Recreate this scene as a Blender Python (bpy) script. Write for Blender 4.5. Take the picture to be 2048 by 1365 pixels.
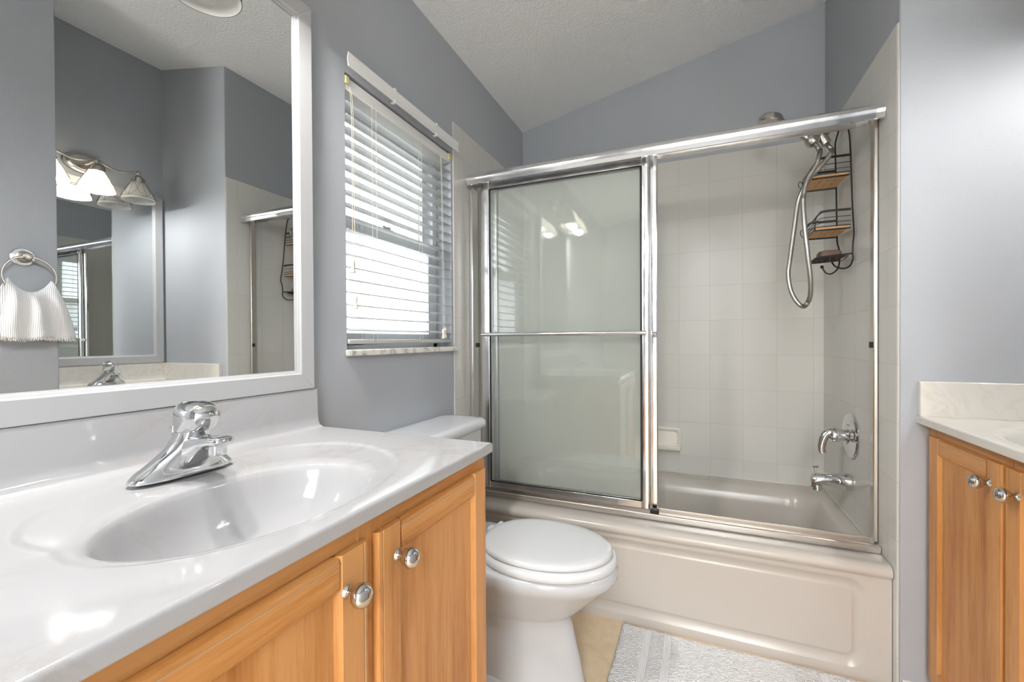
import bpy, bmesh, math, random
from mathutils import Vector, Matrix
for o in list(bpy.data.objects):
    bpy.data.objects.remove(o, do_unlink=True)
S = bpy.context.scene
COL = S.collection
PI = math.pi
random.seed(5)

# ------------------------------------------------------------------ camera
CX, CZ = 0.9636, 1.0395
YAW, PITCH, ROLL = math.radians(22.7307), math.radians(-0.4224), math.radians(0.3115)
FPX = 860.547
r0 = Vector((math.cos(YAW), math.sin(YAW), 0))
u0 = Vector((math.sin(YAW) * math.sin(PITCH), -math.cos(YAW) * math.sin(PITCH), math.cos(PITCH)))
fw = Vector((-math.sin(YAW) * math.cos(PITCH), math.cos(YAW) * math.cos(PITCH), math.sin(PITCH)))
rc = r0 * math.cos(ROLL) - u0 * math.sin(ROLL)
uc = r0 * math.sin(ROLL) + u0 * math.cos(ROLL)
cd = bpy.data.cameras.new('camera')
cd.sensor_width = 36.0
cd.lens = FPX * 36.0 / 2048.0
cd.shift_x = -5.472 / 2048.0
cd.shift_y = 4.3912 / 2048.0
cd.clip_start = 0.02
cam = bpy.data.objects.new('camera', cd)
COL.objects.link(cam)
cam.matrix_world = Matrix(((rc.x, uc.x, -fw.x, CX), (rc.y, uc.y, -fw.y, 0.0), (rc.z, uc.z, -fw.z, CZ), (0, 0, 0, 1)))
S.camera = cam

# ------------------------------------------------------------------ world, exposure
W = bpy.data.worlds.new('sky')
S.world = W
W.use_nodes = True
wb = W.node_tree.nodes['Background']
# overcast sky above the horizon, darker ground below it
_tc = W.node_tree.nodes.new('ShaderNodeTexCoord')
_sp = W.node_tree.nodes.new('ShaderNodeSeparateXYZ')
_rm = W.node_tree.nodes.new('ShaderNodeValToRGB')
_mp = W.node_tree.nodes.new('ShaderNodeMath')
_mp.operation = 'MULTIPLY_ADD'
_mp.inputs[1].default_value = _mp.inputs[2].default_value = 0.5
_rm.color_ramp.elements[0].position, _rm.color_ramp.elements[0].color = 0.38, (0.2, 0.205, 0.2, 1)
_rm.color_ramp.elements[1].position, _rm.color_ramp.elements[1].color = 0.50, (0.94, 0.97, 1.0, 1)
W.node_tree.links.new(_tc.outputs['Generated'], _sp.inputs[0])
W.node_tree.links.new(_sp.outputs['Z'], _mp.inputs[0])
W.node_tree.links.new(_mp.outputs[0], _rm.inputs['Fac'])
W.node_tree.links.new(_rm.outputs['Color'], wb.inputs[0])
wb.inputs[1].default_value = 2.5
S.view_settings.view_transform = 'Standard'
S.view_settings.look = 'None'
S.view_settings.gamma = 1.0
S.view_settings.use_curve_mapping = False
S.view_settings.exposure = 1.19
S.cycles.use_denoising = True
S.cycles.max_bounces = 12
S.cycles.diffuse_bounces = 6
S.cycles.glossy_bounces = 8
S.cycles.transmission_bounces = 10
S.cycles.transparent_max_bounces = 16
S.cycles.caustics_reflective = False
S.cycles.caustics_refractive = False
S.cycles.sample_clamp_indirect = 6.0


def area(name, loc, rot, sx, sy, power, col=(1, 1, 1), portal=False):
    l = bpy.data.lights.new(name, 'AREA')
    l.shape = 'RECTANGLE'
    l.size, l.size_y = sx, sy
    l.energy = power
    l.color = col
    o = bpy.data.objects.new(name, l)
    o.location, o.rotation_euler = loc, rot
    COL.objects.link(o)
    if portal:
        l.cycles.is_portal = True
    return o


# daylight through the window opening (portal only guides the sky light) and added fill lights in an unseen room behind the doorway
area('window_portal', (-0.14, 1.298, 1.43), (0, -PI / 2, 0), 0.9, 0.62, 1, portal=True)
area('fill_front_area', (0.95, -2.85, 1.35), (PI / 2, 0, 0), 2.3, 1.9, 26, (0.93, 0.97, 1.0))  # added frontal fill light, no known window there
area('fill_down_area', (0.95, -2.15, 2.36), (0, 0, 0), 2.0, 1.2, 95, (0.96, 0.98, 1.0))  # added fill aimed at the pale floor so it bounces upward

# ------------------------------------------------------------------ materials
def new_mat(name):
    m = bpy.data.materials.new(name)
    m.use_nodes = True
    nt = m.node_tree
    return m, nt, nt.nodes['Principled BSDF']


def srgb(r, g, b):
    f = lambda c: (c / 255 / 12.92) if c / 255 <= 0.04045 else ((c / 255 + 0.055) / 1.055) ** 2.4
    return (f(r), f(g), f(b), 1)


def pmat(name, col, rough=0.5, metal=0.0, spec=None, coat=0.0):
    m, nt, p = new_mat(name)
    p.inputs['Base Color'].default_value = col
    p.inputs['Roughness'].default_value = rough
    p.inputs['Metallic'].default_value = metal
    if spec is not None:
        p.inputs['Specular IOR Level'].default_value = spec
    if coat:
        p.inputs['Coat Weight'].default_value = coat
        p.inputs['Coat Roughness'].default_value = 0.05
    return m


def coords(nt, scale=(1, 1, 1), loc=(0, 0, 0), geo=False):
    if geo:
        src = nt.nodes.new('ShaderNodeNewGeometry').outputs['Position']
    else:
        src = nt.nodes.new('ShaderNodeTexCoord').outputs['Object']
    mp = nt.nodes.new('ShaderNodeMapping')
    mp.inputs['Scale'].default_value = scale
    mp.inputs['Location'].default_value = loc
    nt.links.new(src, mp.inputs['Vector'])
    return mp.outputs['Vector']


def bump(nt, p, height, strength, dist):
    b = nt.nodes.new('ShaderNodeBump')
    b.inputs['Strength'].default_value = strength
    b.inputs['Distance'].default_value = dist
    nt.links.new(height, b.inputs['Height'])
    nt.links.new(b.outputs['Normal'], p.inputs['Normal'])


def noise(nt, vec, scale, detail=3, rough=0.5):
    n = nt.nodes.new('ShaderNodeTexNoise')
    n.inputs['Scale'].default_value = scale
    n.inputs['Detail'].default_value = detail
    n.inputs['Roughness'].default_value = rough
    nt.links.new(vec, n.inputs['Vector'])
    return n


def ramp(nt, fac, stops):
    r = nt.nodes.new('ShaderNodeValToRGB')
    e = r.color_ramp.elements
    while len(e) < len(stops):
        e.new(0.5)
    for el, (pos, c) in zip(e, stops):
        el.position, el.color = pos, c
    nt.links.new(fac, r.inputs['Fac'])
    return r.outputs['Color']


def wall_paint():
    m, nt, p = new_mat('grey_wall_paint')
    v = coords(nt, geo=True)
    n = noise(nt, v, 260, 2)
    n2 = noise(nt, v, 2.5, 3)
    c = ramp(nt, n2.outputs['Fac'], [(0.3, srgb(175, 179, 185)), (0.7, srgb(179, 183, 189))])
    nt.links.new(c, p.inputs['Base Color'])
    p.inputs['Roughness'].default_value = 0.6
    p.inputs['Specular IOR Level'].default_value = 0.3
    bump(nt, p, n.outputs['Fac'], 0.22, 0.002)
    return m


def ceiling_paint():
    m, nt, p = new_mat('knockdown_ceiling')
    v = coords(nt, geo=True)
    n = noise(nt, v, 85, 4, 0.6)
    h = ramp(nt, n.outputs['Fac'], [(0.38, (0, 0, 0, 1)), (0.62, (1, 1, 1, 1))])
    p.inputs['Base Color'].default_value = srgb(246, 248, 250)
    p.inputs['Roughness'].default_value = 0.9
    p.inputs['Specular IOR Level'].default_value = 0.1
    bump(nt, p, h, 0.55, 0.004)
    return m


def tile_mat(name, axis):
    """axis: which world axis runs along the wall ('x' or 'y')."""
    m, nt, p = new_mat(name)
    g = nt.nodes.new('ShaderNodeNewGeometry')
    sp = nt.nodes.new('ShaderNodeSeparateXYZ')
    nt.links.new(g.outputs['Position'], sp.inputs[0])
    cb = nt.nodes.new('ShaderNodeCombineXYZ')
    a1 = nt.nodes.new('ShaderNodeMath')
    a1.operation = 'SUBTRACT'
    a1.inputs[1].default_value = 0.1365 - 1.497 if axis == 'x' else 1.704 - 1.497 * 2
    nt.links.new(sp.outputs['X' if axis == 'x' else 'Y'], a1.inputs[0])
    a2 = nt.nodes.new('ShaderNodeMath')
    a2.operation = 'SUBTRACT'
    a2.inputs[1].default_value = 0.069 - 1.78
    nt.links.new(sp.outputs['Z'], a2.inputs[0])
    nt.links.new(a1.outputs[0], cb.inputs['X'])
    nt.links.new(a2.outputs[0], cb.inputs['Y'])
    br = nt.nodes.new('ShaderNodeTexBrick')
    br.offset, br.squash = 0.0, 1.0
    br.inputs['Scale'].default_value = 1.0
    br.inputs['Brick Width'].default_value = 0.1497
    br.inputs['Row Height'].default_value = 0.178
    br.inputs['Mortar Size'].default_value = 0.0011
    br.inputs['Mortar Smooth'].default_value = 0.5
    br.inputs['Color1'].default_value = srgb(214, 213, 208)
    br.inputs['Color2'].default_value = srgb(210, 209, 204)
    br.inputs['Mortar'].default_value = srgb(201, 195, 184)
    nt.links.new(cb.outputs[0], br.inputs['Vector'])
    nt.links.new(br.outputs['Color'], p.inputs['Base Color'])
    p.inputs['Roughness'].default_value = 0.2
    p.inputs['Specular IOR Level'].default_value = 0.25
    inv = nt.nodes.new('ShaderNodeMath')
    inv.operation = 'SUBTRACT'
    inv.inputs[0].default_value = 1.0
    nt.links.new(br.outputs['Fac'], inv.inputs[1])
    bump(nt, p, inv.outputs[0], 0.35, 0.002)
    return m


def wood_mat(name, grain):
    m, nt, p = new_mat(name)
    sc = {'z': (14, 14, 0.9), 'y': (14, 0.9, 14)}[grain]
    v = coords(nt, sc)
    n = noise(nt, v, 2.2, 5, 0.6)
    v2 = coords(nt, tuple(s * 3 for s in sc))
    n2 = noise(nt, v2, 5.0, 3, 0.7)
    v3 = coords(nt, (1.5, 1.5, 1.5))
    n3 = noise(nt, v3, 1.6, 2)
    a = nt.nodes.new('ShaderNodeMath'); a.operation = 'MULTIPLY_ADD'
    a.inputs[1].default_value = 0.45
    nt.links.new(n2.outputs['Fac'], a.inputs[0])
    nt.links.new(n.outputs['Fac'], a.inputs[2])
    b = nt.nodes.new('ShaderNodeMath'); b.operation = 'MULTIPLY_ADD'
    b.inputs[1].default_value = 0.35
    nt.links.new(n3.outputs['Fac'], b.inputs[0])
    nt.links.new(a.outputs[0], b.inputs[2])
    c = ramp(nt, b.outputs[0], [(0.62, srgb(170, 107, 52)), (0.84, srgb(198, 137, 76)), (1.1, srgb(211, 153, 94))])
    nt.links.new(c, p.inputs['Base Color'])
    p.inputs['Roughness'].default_value = 0.36
    p.inputs['Specular IOR Level'].default_value = 0.4
    bump(nt, p, n2.outputs['Fac'], 0.06, 0.001)
    return m


def marble_mat(name, base, vein, rough):
    m, nt, p = new_mat(name)
    v = coords(nt, (1, 1, 1), geo=True)
    n = noise(nt, v, 5.0, 6, 0.62)
    n.inputs['Distortion'].default_value = 1.6
    c = ramp(nt, n.outputs['Fac'], [(0.46, base), (0.5, vein), (0.54, base)])
    n2 = noise(nt, v, 3.1, 2)
    f = ramp(nt, n2.outputs['Fac'], [(0.45, (0, 0, 0, 1)), (0.72, (0.75, 0.75, 0.75, 1))])
    mx = nt.nodes.new('ShaderNodeMix'); mx.data_type = 'RGBA'
    nt.links.new(f, mx.inputs['Factor'])
    mx.inputs['A'].default_value = base
    nt.links.new(c, mx.inputs['B'])
    nt.links.new(mx.outputs['Result'], p.inputs['Base Color'])
    p.inputs['Roughness'].default_value = rough
    p.inputs['Specular IOR Level'].default_value = 0.5
    return m


def sill_mat():
    m, nt, p = new_mat('sill_marble')
    v = coords(nt, (1, 1, 1), geo=True)
    n = noise(nt, v, 26, 6, 0.7)
    c = ramp(nt, n.outputs['Fac'], [(0.35, srgb(168, 166, 162)), (0.5, srgb(226, 224, 219)), (0.75, srgb(236, 234, 230))])
    nt.links.new(c, p.inputs['Base Color'])
    p.inputs['Roughness'].default_value = 0.35
    return m


def floor_mat():
    m, nt, p = new_mat('tan_vinyl_floor')
    v = coords(nt, (1, 1, 1), geo=True)
    n = noise(nt, v, 14, 8, 0.7)
    c = ramp(nt, n.outputs['Fac'], [(0.3, srgb(216, 193, 160)), (0.55, srgb(230, 209, 178)), (0.75, srgb(236, 218, 192))])
    nt.links.new(c, p.inputs['Base Color'])
    p.inputs['Roughness'].default_value = 0.5
    bump(nt, p, n.outputs['Fac'], 0.1, 0.002)
    return m


def chrome_mat(name, col, rough, scratch=0.0):
    m, nt, p = new_mat(name)
    p.inputs['Base Color'].default_value = col
    p.inputs['Metallic'].default_value = 1.0
    p.inputs['Roughness'].default_value = rough
    if scratch:
        v = coords(nt, (1, 1, 1), geo=True)
        n = noise(nt, v, 18, 5, 0.65)
        r = ramp(nt, n.outputs['Fac'], [(0.35, (rough * 0.6,) * 3 + (1,)), (0.7, (rough + scratch,) * 3 + (1,))])
        nt.links.new(r, p.inputs['Roughness'])
    return m


def glass_mat(name, tint, refl_rough=0.0, haze=0.0):
    """thin architectural glass: tinted straight-through light + a fresnel mirror layer + an optional diffuse haze that lightens the pane."""
    m = bpy.data.materials.new(name)
    m.use_nodes = True
    nt = m.node_tree
    nt.nodes.clear()
    out = nt.nodes.new('ShaderNodeOutputMaterial')
    tr = nt.nodes.new('ShaderNodeBsdfTransparent')
    tr.inputs['Color'].default_value = tint
    gl = nt.nodes.new('ShaderNodeBsdfGlossy')
    gl.inputs['Roughness'].default_value = refl_rough
    fr = nt.nodes.new('ShaderNodeFresnel')
    bf = nt.nodes.new('ShaderNodeNewGeometry')
    io = nt.nodes.new('ShaderNodeMix')
    io.inputs[2].default_value, io.inputs[3].default_value = 1.52, 1 / 1.52
    nt.links.new(bf.outputs['Backfacing'], io.inputs[0])
    nt.links.new(io.outputs[0], fr.inputs['IOR'])
    sc = nt.nodes.new('ShaderNodeMath'); sc.operation = 'MULTIPLY'
    sc.inputs[1].default_value = 1.25
    nt.links.new(fr.outputs[0], sc.inputs[0])
    mx = nt.nodes.new('ShaderNodeMixShader')
    nt.links.new(sc.outputs[0], mx.inputs[0])
    nt.links.new(gl.outputs[0], mx.inputs[2])
    if haze > 0:
        df = nt.nodes.new('ShaderNodeBsdfDiffuse')
        df.inputs['Color'].default_value = (0.76, 0.78, 0.75, 1)
        h = nt.nodes.new('ShaderNodeMixShader')
        h.inputs[0].default_value = haze
        nt.links.new(tr.outputs[0], h.inputs[1])
        nt.links.new(df.outputs[0], h.inputs[2])
        nt.links.new(h.outputs[0], mx.inputs[1])
    else:
        nt.links.new(tr.outputs[0], mx.inputs[1])
    nt.links.new(mx.outputs[0], out.inputs['Surface'])
    return m


def frosted_glass():
    m = bpy.data.materials.new('obscure_window_glass')
    m.use_nodes = True
    nt = m.node_tree
    nt.nodes.clear()
    out = nt.nodes.new('ShaderNodeOutputMaterial')
    tl = nt.nodes.new('ShaderNodeBsdfTranslucent')
    tl.inputs['Color'].default_value = (0.95, 0.96, 0.97, 1)
    tp = nt.nodes.new('ShaderNodeBsdfTransparent')
    tp.inputs['Color'].default_value = (0.92, 0.94, 0.95, 1)
    mx = nt.nodes.new('ShaderNodeMixShader')
    v = coords(nt, (1, 1, 1), geo=True)
    n = noise(nt, v, 130, 3)
    f = ramp(nt, n.outputs['Fac'], [(0.35, (0.62, 0.62, 0.62, 1)), (0.65, (0.8, 0.8, 0.8, 1))])
    nt.links.new(f, mx.inputs[0])
    nt.links.new(tp.outputs[0], mx.inputs[1])
    nt.links.new(tl.outputs[0], mx.inputs[2])
    nt.links.new(mx.outputs[0], out.inputs['Surface'])
    return m


def slat_mat():
    m, nt, p = new_mat('white_blind_slats')
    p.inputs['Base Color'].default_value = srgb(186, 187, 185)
    p.inputs['Roughness'].default_value = 0.4
    return m


def shade_mat(name, lit):
    m, nt, p = new_mat(name)
    out = [n for n in nt.nodes if n.type == 'OUTPUT_MATERIAL'][0]
    p.inputs['Base Color'].default_value = (0.92, 0.915, 0.90, 1)
    p.inputs['Roughness'].default_value = 0.25
    if lit:
        p.inputs['Emission Color'].default_value = (1.0, 0.86, 0.66, 1)
        p.inputs['Emission Strength'].default_value = 0.12
    tl = nt.nodes.new('ShaderNodeBsdfTranslucent')
    tl.inputs['Color'].default_value = (0.96, 0.95, 0.92, 1)
    mx = nt.nodes.new('ShaderNodeMixShader')
    mx.inputs[0].default_value = 0.72
    nt.links.new(p.outputs[0], mx.inputs[1])
    nt.links.new(tl.outputs[0], mx.inputs[2])
    nt.links.new(mx.outputs[0], out.inputs['Surface'])
    return m


def emis(name, col, s):
    m, nt, p = new_mat(name)
    p.inputs['Base Color'].default_value = (0.9, 0.9, 0.88, 1)
    p.inputs['Emission Color'].default_value = col
    p.inputs['Emission Strength'].default_value = s
    return m


def terry_mat(name, col, ribs=None):
    m, nt, p = new_mat(name)
    p.inputs['Base Color'].default_value = col
    p.inputs['Roughness'].default_value = 0.95
    p.inputs['Specular IOR Level'].default_value = 0.1
    p.inputs['Sheen Weight'].default_value = 0.3
    v = coords(nt)
    vo = nt.nodes.new('ShaderNodeTexVoronoi')
    vo.inputs['Scale'].default_value = 150
    mpv = coords(nt, (1, 1.7, 1))
    nt.links.new(mpv, vo.inputs['Vector'])
    if ribs:
        wv = nt.nodes.new('ShaderNodeTexWave')
        wv.bands_direction = ribs
        wv.inputs['Scale'].default_value = 62
        wv.inputs['Distortion'].default_value = 0.6
        nt.links.new(v, wv.inputs['Vector'])
        bump(nt, p, wv.outputs['Fac'], 0.5, 0.003)
    else:
        bump(nt, p, vo.outputs['Distance'], 1.0, 0.006)
    return m


M_WALL = wall_paint()
M_CEIL = ceiling_paint()
M_TILEX = tile_mat('cream_tile_back', 'x')
M_TILEY = tile_mat('cream_tile_side', 'y')
M_FLOOR = floor_mat()
M_TRIM = pmat('white_trim_paint', srgb(232, 231, 229), 0.4)
M_FRAME = pmat('white_mirror_frame', srgb(192, 193, 195), 0.32)
M_MIRROR = pmat('mirror_silver', (0.83, 0.85, 0.85, 1), 0.0, 1.0)
M_TUB = pmat('biscuit_tub_enamel', srgb(200, 194, 186), 0.2, spec=0.4) #srgb(219, 210, 202), 0.13, spec=0.5)
M_SOAPDISH = pmat('cream_ceramic', srgb(238, 234, 224), 0.18)
M_PORC = pmat('white_porcelain', srgb(201, 204, 208), 0.1, spec=0.5)
M_SEAT = pmat('white_seat_plastic', srgb(217, 219, 222), 0.18)
M_CTR = marble_mat('white_cultured_marble', srgb(180, 180, 182), srgb(169, 161, 152), 0.09)
M_CTR2 = marble_mat('cream_cultured_marble', srgb(222, 219, 213), srgb(206, 195, 178), 0.1)
M_WOODZ = wood_mat('maple_vertical_grain', 'z')
M_WOODY = wood_mat('maple_horizontal_grain', 'y')
M_WOODIN = pmat('worn_edge_line', srgb(176, 168, 150), 0.5)
M_CHROME = chrome_mat('polished_chrome', (0.72, 0.73, 0.74, 1), 0.05)
M_KNOB = chrome_mat('chrome_knob', (0.62, 0.6, 0.58, 1), 0.08)
M_ALU = chrome_mat('worn_aluminium', (0.86, 0.86, 0.87, 1), 0.22, 0.04)
M_TRACK = chrome_mat('stained_darkened_aluminium', (0.66, 0.61, 0.56, 1), 0.3, 0.0)  # track stain, plus a darker tone standing in for dark reflections
M_NICKEL = chrome_mat('brushed_nickel', (0.56, 0.53, 0.49, 1), 0.27)
M_HOSE = chrome_mat('steel_hose', (0.50, 0.48, 0.46, 1), 0.38)
M_GLASS = glass_mat('shower_glass', (0.945, 0.962, 0.948, 1), 0.0, 0.15)
M_WGLASS = glass_mat('clear_window_glass', (0.95, 0.97, 0.97, 1))
M_FROST = frosted_glass()
M_VINYL = pmat('white_vinyl_window', srgb(226, 229, 233), 0.4)
M_SLAT = slat_mat()
M_BLIND = pmat('white_blind_plastic', srgb(232, 231, 229), 0.35)
M_YELLOW = pmat('aged_clear_plastic', srgb(214, 205, 150), 0.3)
M_CORD = pmat('cream_cord', srgb(196, 188, 172), 0.8)
M_TASSEL = pmat('cream_tassel', srgb(214, 208, 196), 0.5)
M_SILL = sill_mat()
M_BLACK = pmat('black_wire', srgb(26, 25, 24), 0.45)
M_RUBBER = pmat('black_rubber', srgb(20, 20, 20), 0.6)
M_BAMBOO = pmat('bamboo_board', srgb(212, 168, 118), 0.5)
M_SOAP = pmat('brown_soap', srgb(122, 98, 82), 0.5)
M_RUST = pmat('rusty_tray', srgb(82, 58, 44), 0.7)
M_SHADE_LIT = shade_mat('lit_glass_shade', True)
M_SHADE = shade_mat('unlit_glass_shade', False)
M_LEAD = pmat('bronze_leading', srgb(96, 82, 66), 0.4, 0.6)
M_BULB = emis('warm_bulb', (1.0, 0.85, 0.62, 1), 6.0)
M_BULBOFF = pmat('frosted_bulb', srgb(236, 234, 226), 0.3)
M_TOWEL = terry_mat('white_ribbed_towel', srgb(238, 238, 240), 'Y')
M_MAT = terry_mat('white_terry_mat', srgb(246, 248, 250))
M_MATBAND = pmat('flat_woven_band', srgb(236, 237, 240), 0.9)
M_LAV = pmat('lavender_cloth', srgb(176, 174, 196), 0.9)
M_DOT = pmat('brown_dot', srgb(58, 46, 24), 0.4)
M_FILLROOM = pmat('fill_room_paint', srgb(214, 212, 208), 0.8)
M_BOUNCE = pmat('pale_bounce_floor', srgb(226, 222, 214), 0.95, spec=0.1)  # pale tone picked to throw the fill light upward
M_CAULK = pmat('silicone_caulk', srgb(216, 209, 198), 0.5)

# ------------------------------------------------------------------ mesh helpers
class MB:
    def __init__(s):
        s.v, s.f = [], []

    def add(s, vs, fs):
        b = len(s.v)
        s.v += [tuple(v) for v in vs]
        s.f += [tuple(i + b for i in f) for f in fs]
        return s

    def box(s, x0, x1, y0, y1, z0, z1):
        vs = [(x, y, z) for x in (x0, x1) for y in (y0, y1) for z in (z0, z1)]
        return s.add(vs, [(0, 1, 3, 2), (4, 6, 7, 5), (0, 4, 5, 1), (2, 3, 7, 6), (0, 2, 6, 4), (1, 5, 7, 3)])

    def loft(s, loops, closed=True, cap0=False, cap1=False, ring=False):
        n = len(loops[0])
        vs = [p for l in loops for p in l]
        fs = []
        L = len(loops)
        for i in range(L if ring else L - 1):
            a, b = i * n, ((i + 1) % L) * n
            for j in range(n if closed else n - 1):
                k = (j + 1) % n
                fs.append((a + j, a + k, b + k, b + j))
        if cap0:
            fs.append(tuple(range(n - 1, -1, -1)))
        if cap1:
            fs.append(tuple((L - 1) * n + j for j in range(n)))
        return s.add(vs, fs)

    def tube(s, pts, r, n=8, closed=False, caps=True):
        P = [Vector(p) for p in pts]
        m = len(P)
        R = r if isinstance(r, (list, tuple)) else [r] * m
        T = []
        for i in range(m):
            if closed:
                t = P[(i + 1) % m] - P[(i - 1) % m]
            else:
                t = P[min(i + 1, m - 1)] - P[max(i - 1, 0)]
            T.append(t.normalized() if t.length > 1e-9 else Vector((0, 0, 1)))
        up = Vector((0, 0, 1)) if abs(T[0].z) < 0.9 else Vector((1, 0, 0))
        N = (up - T[0] * up.dot(T[0])).normalized()
        loops = []
        for i in range(m):
            N = (N - T[i] * N.dot(T[i])).normalized()
            B = T[i].cross(N)
            loops.append([P[i] + (N * math.cos(2 * PI * k / n) + B * math.sin(2 * PI * k / n)) * R[i] for k in range(n)])
        return s.loft(loops, True, caps and not closed, caps and not closed, closed)

    def lathe(s, prof, org=(0, 0, 0), axis=(0, 0, 1), n=24, cap0=True, cap1=True):
        A = Vector(axis).normalized()
        u = Vector((1, 0, 0)) if abs(A.x) < 0.9 else Vector((0, 1, 0))
        U = (u - A * u.dot(A)).normalized()
        V = A.cross(U)
        O = Vector(org)
        loops = [[O + A * h + (U * math.cos(2 * PI * k / n) + V * math.sin(2 * PI * k / n)) * max(r, 1e-5) for k in range(n)] for r, h in prof]
        return s.loft(loops, True, cap0, cap1)

    def prism(s, poly, axis, t0, t1):
        """poly: 2d points in the two other axes (in xyz order), extruded along axis."""
        def P(a, b, t):
            return {'x': (t, a, b), 'y': (a, t, b), 'z': (a, b, t)}[axis]
        return s.loft([[P(a, b, t0) for a, b in poly], [P(a, b, t1) for a, b in poly]], True, True, True)

    def map(s, fn):
        s.v = [tuple(fn(*p)) for p in s.v]
        return s


def spline(pts, n=8):
    """Catmull-Rom through pts."""
    P = [Vector(p) for p in pts]
    out = []
    for i in range(len(P) - 1):
        a = P[i - 1] if i else P[0] * 2 - P[1]
        b, c = P[i], P[i + 1]
        d = P[i + 2] if i + 2 < len(P) else P[-1] * 2 - P[-2]
        for k in range(n):
            t = k / n
            out.append(0.5 * ((2 * b) + (c - a) * t + (2 * a - 5 * b + 4 * c - d) * t * t + (3 * b - a - 3 * c + d) * t ** 3))
    out.append(P[-1])
    return out


def rrect(x0, x1, y0, y1, r, n=6):
    """counter-clockwise rounded rectangle, 4*(n+1) points."""
    r = min(r, (x1 - x0) / 2 - 1e-4, (y1 - y0) / 2 - 1e-4)
    pts = []
    for cx, cy, a0 in ((x1 - r, y1 - r, 0), (x0 + r, y1 - r, 90), (x0 + r, y0 + r, 180), (x1 - r, y0 + r, 270)):
        for k in range(n + 1):
            a = math.radians(a0 + 90 * k / n)
            pts.append((cx + r * math.cos(a), cy + r * math.sin(a)))
    return pts


XF = [lambda x, y, z: (x, y, z)]          # current placing of a builder's own coordinates in the room


def wloc(o):
    v = Vector((0, 0, 0))
    while o is not None:
        v += Vector(o.location)
        o = o.parent
    return v


def obj(name, mb, mat, parent=None, bevel=0.0, smooth=True, ang=35, seg=2, solid=0.0, subsurf=0, origin=None):
    me = bpy.data.meshes.new(name)
    vs = [Vector(XF[0](*p)) for p in mb.v]
    base = wloc(parent) if parent is not None else Vector(origin or (0, 0, 0))
    me.from_pydata([tuple(v - base) for v in vs], [], mb.f)
    bm = bmesh.new()
    bm.from_mesh(me)
    bmesh.ops.remove_doubles(bm, verts=bm.verts, dist=1e-6)
    bmesh.ops.recalc_face_normals(bm, faces=bm.faces)
    bm.to_mesh(me)
    bm.free()
    if smooth:
        me.shade_smooth()
        me.set_sharp_from_angle(angle=math.radians(ang))
    for m in (mat if isinstance(mat, (list, tuple)) else [mat]):
        me.materials.append(m)
    o = bpy.data.objects.new(name, me)
    COL.objects.link(o)
    if parent is not None:
        o.parent = parent
    elif origin:
        o.location = origin
    if solid:
        md = o.modifiers.new('thickness', 'SOLIDIFY'); md.thickness = solid; md.offset = 0
    if bevel:
        md = o.modifiers.new('edges', 'BEVEL')
        md.width, md.segments, md.limit_method, md.angle_limit = bevel, seg, 'ANGLE', math.radians(30)
        md.harden_normals = False
    if subsurf:
        md = o.modifiers.new('smooth', 'SUBSURF'); md.levels = md.render_levels = subsurf
    return o


def tag(o, label, cat, group=None):
    o['label'], o['category'] = label, cat
    if group:
        o['group'] = group
    return o


def thing(name, loc, label, cat, group=None):
    o = bpy.data.objects.new(name, None)
    COL.objects.link(o)
    o.empty_display_size = 0.05
    o.location = XF[0](*loc)
    return tag(o, label, cat, group)


def struct(name, mb, mat, parent=None, **k):
    o = obj(name, mb, mat, parent, **k)
    if parent is None:
        o['kind'] = 'structure'
    return o


# ------------------------------------------------------------------ the room
FZ = -0.042                     # floor level
YB = 2.436                      # face of the tile behind the tub
XR = 1.524                      # face of the tile at the tub's right end
YO = 1.639                      # wall that ends the vanity alcove, next to the tub
X2 = 2.116                      # wall behind the second mirror
XT = 1.557                      # wall with the towel ring
CEIL = lambda x: 2.3007 + 0.2053 * x
RY = -1.35                      # rear wall

struct('floor', MB().box(-0.2, 2.5, -3.0, 2.7, FZ - 0.1, FZ), M_FLOOR, smooth=False)
c = MB().prism([(-0.25, CEIL(-0.25)), (2.5, CEIL(2.5)), (2.5, CEIL(2.5) + 0.12), (-0.25, CEIL(-0.25) + 0.12)], 'y', RY - 0.1, 2.7)
struct('ceiling', c, M_CEIL, smooth=False)

# left wall with the window opening
WY0, WY1, WZ0, WZ1 = 0.996, 1.600, 1.000, 1.845
m = MB()
TOP = 2.42
ys, zs = [RY - 0.1, WY0, WY1, 2.7], [FZ - 0.1, WZ0, WZ1, TOP]
for i in range(3):
    for j in range(3):
        if i == 1 and j == 1:
            continue
        m.box(-0.16, 0, ys[i], ys[i + 1], zs[j], zs[j + 1])
struct('wall_left', m, M_WALL, smooth=False)
struct('wall_back', MB().box(-0.16, 2.4, YB + 0.006, YB + 0.15, FZ - 0.1, 2.9), M_WALL, smooth=False)
struct('wall_right', MB().box(XR + 0.006, 2.4, YO, YB + 0.006, FZ - 0.1, 2.9), M_WALL, bevel=0.004)
struct('wall_alcove_right', MB().box(X2, 2.4, 0.943, YO, FZ - 0.1, 2.9), M_WALL, smooth=False)
struct('wall_towel_right', MB().box(XT, 2.4, RY, 0.943, FZ - 0.1, 2.9), M_WALL, bevel=0.004)
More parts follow.
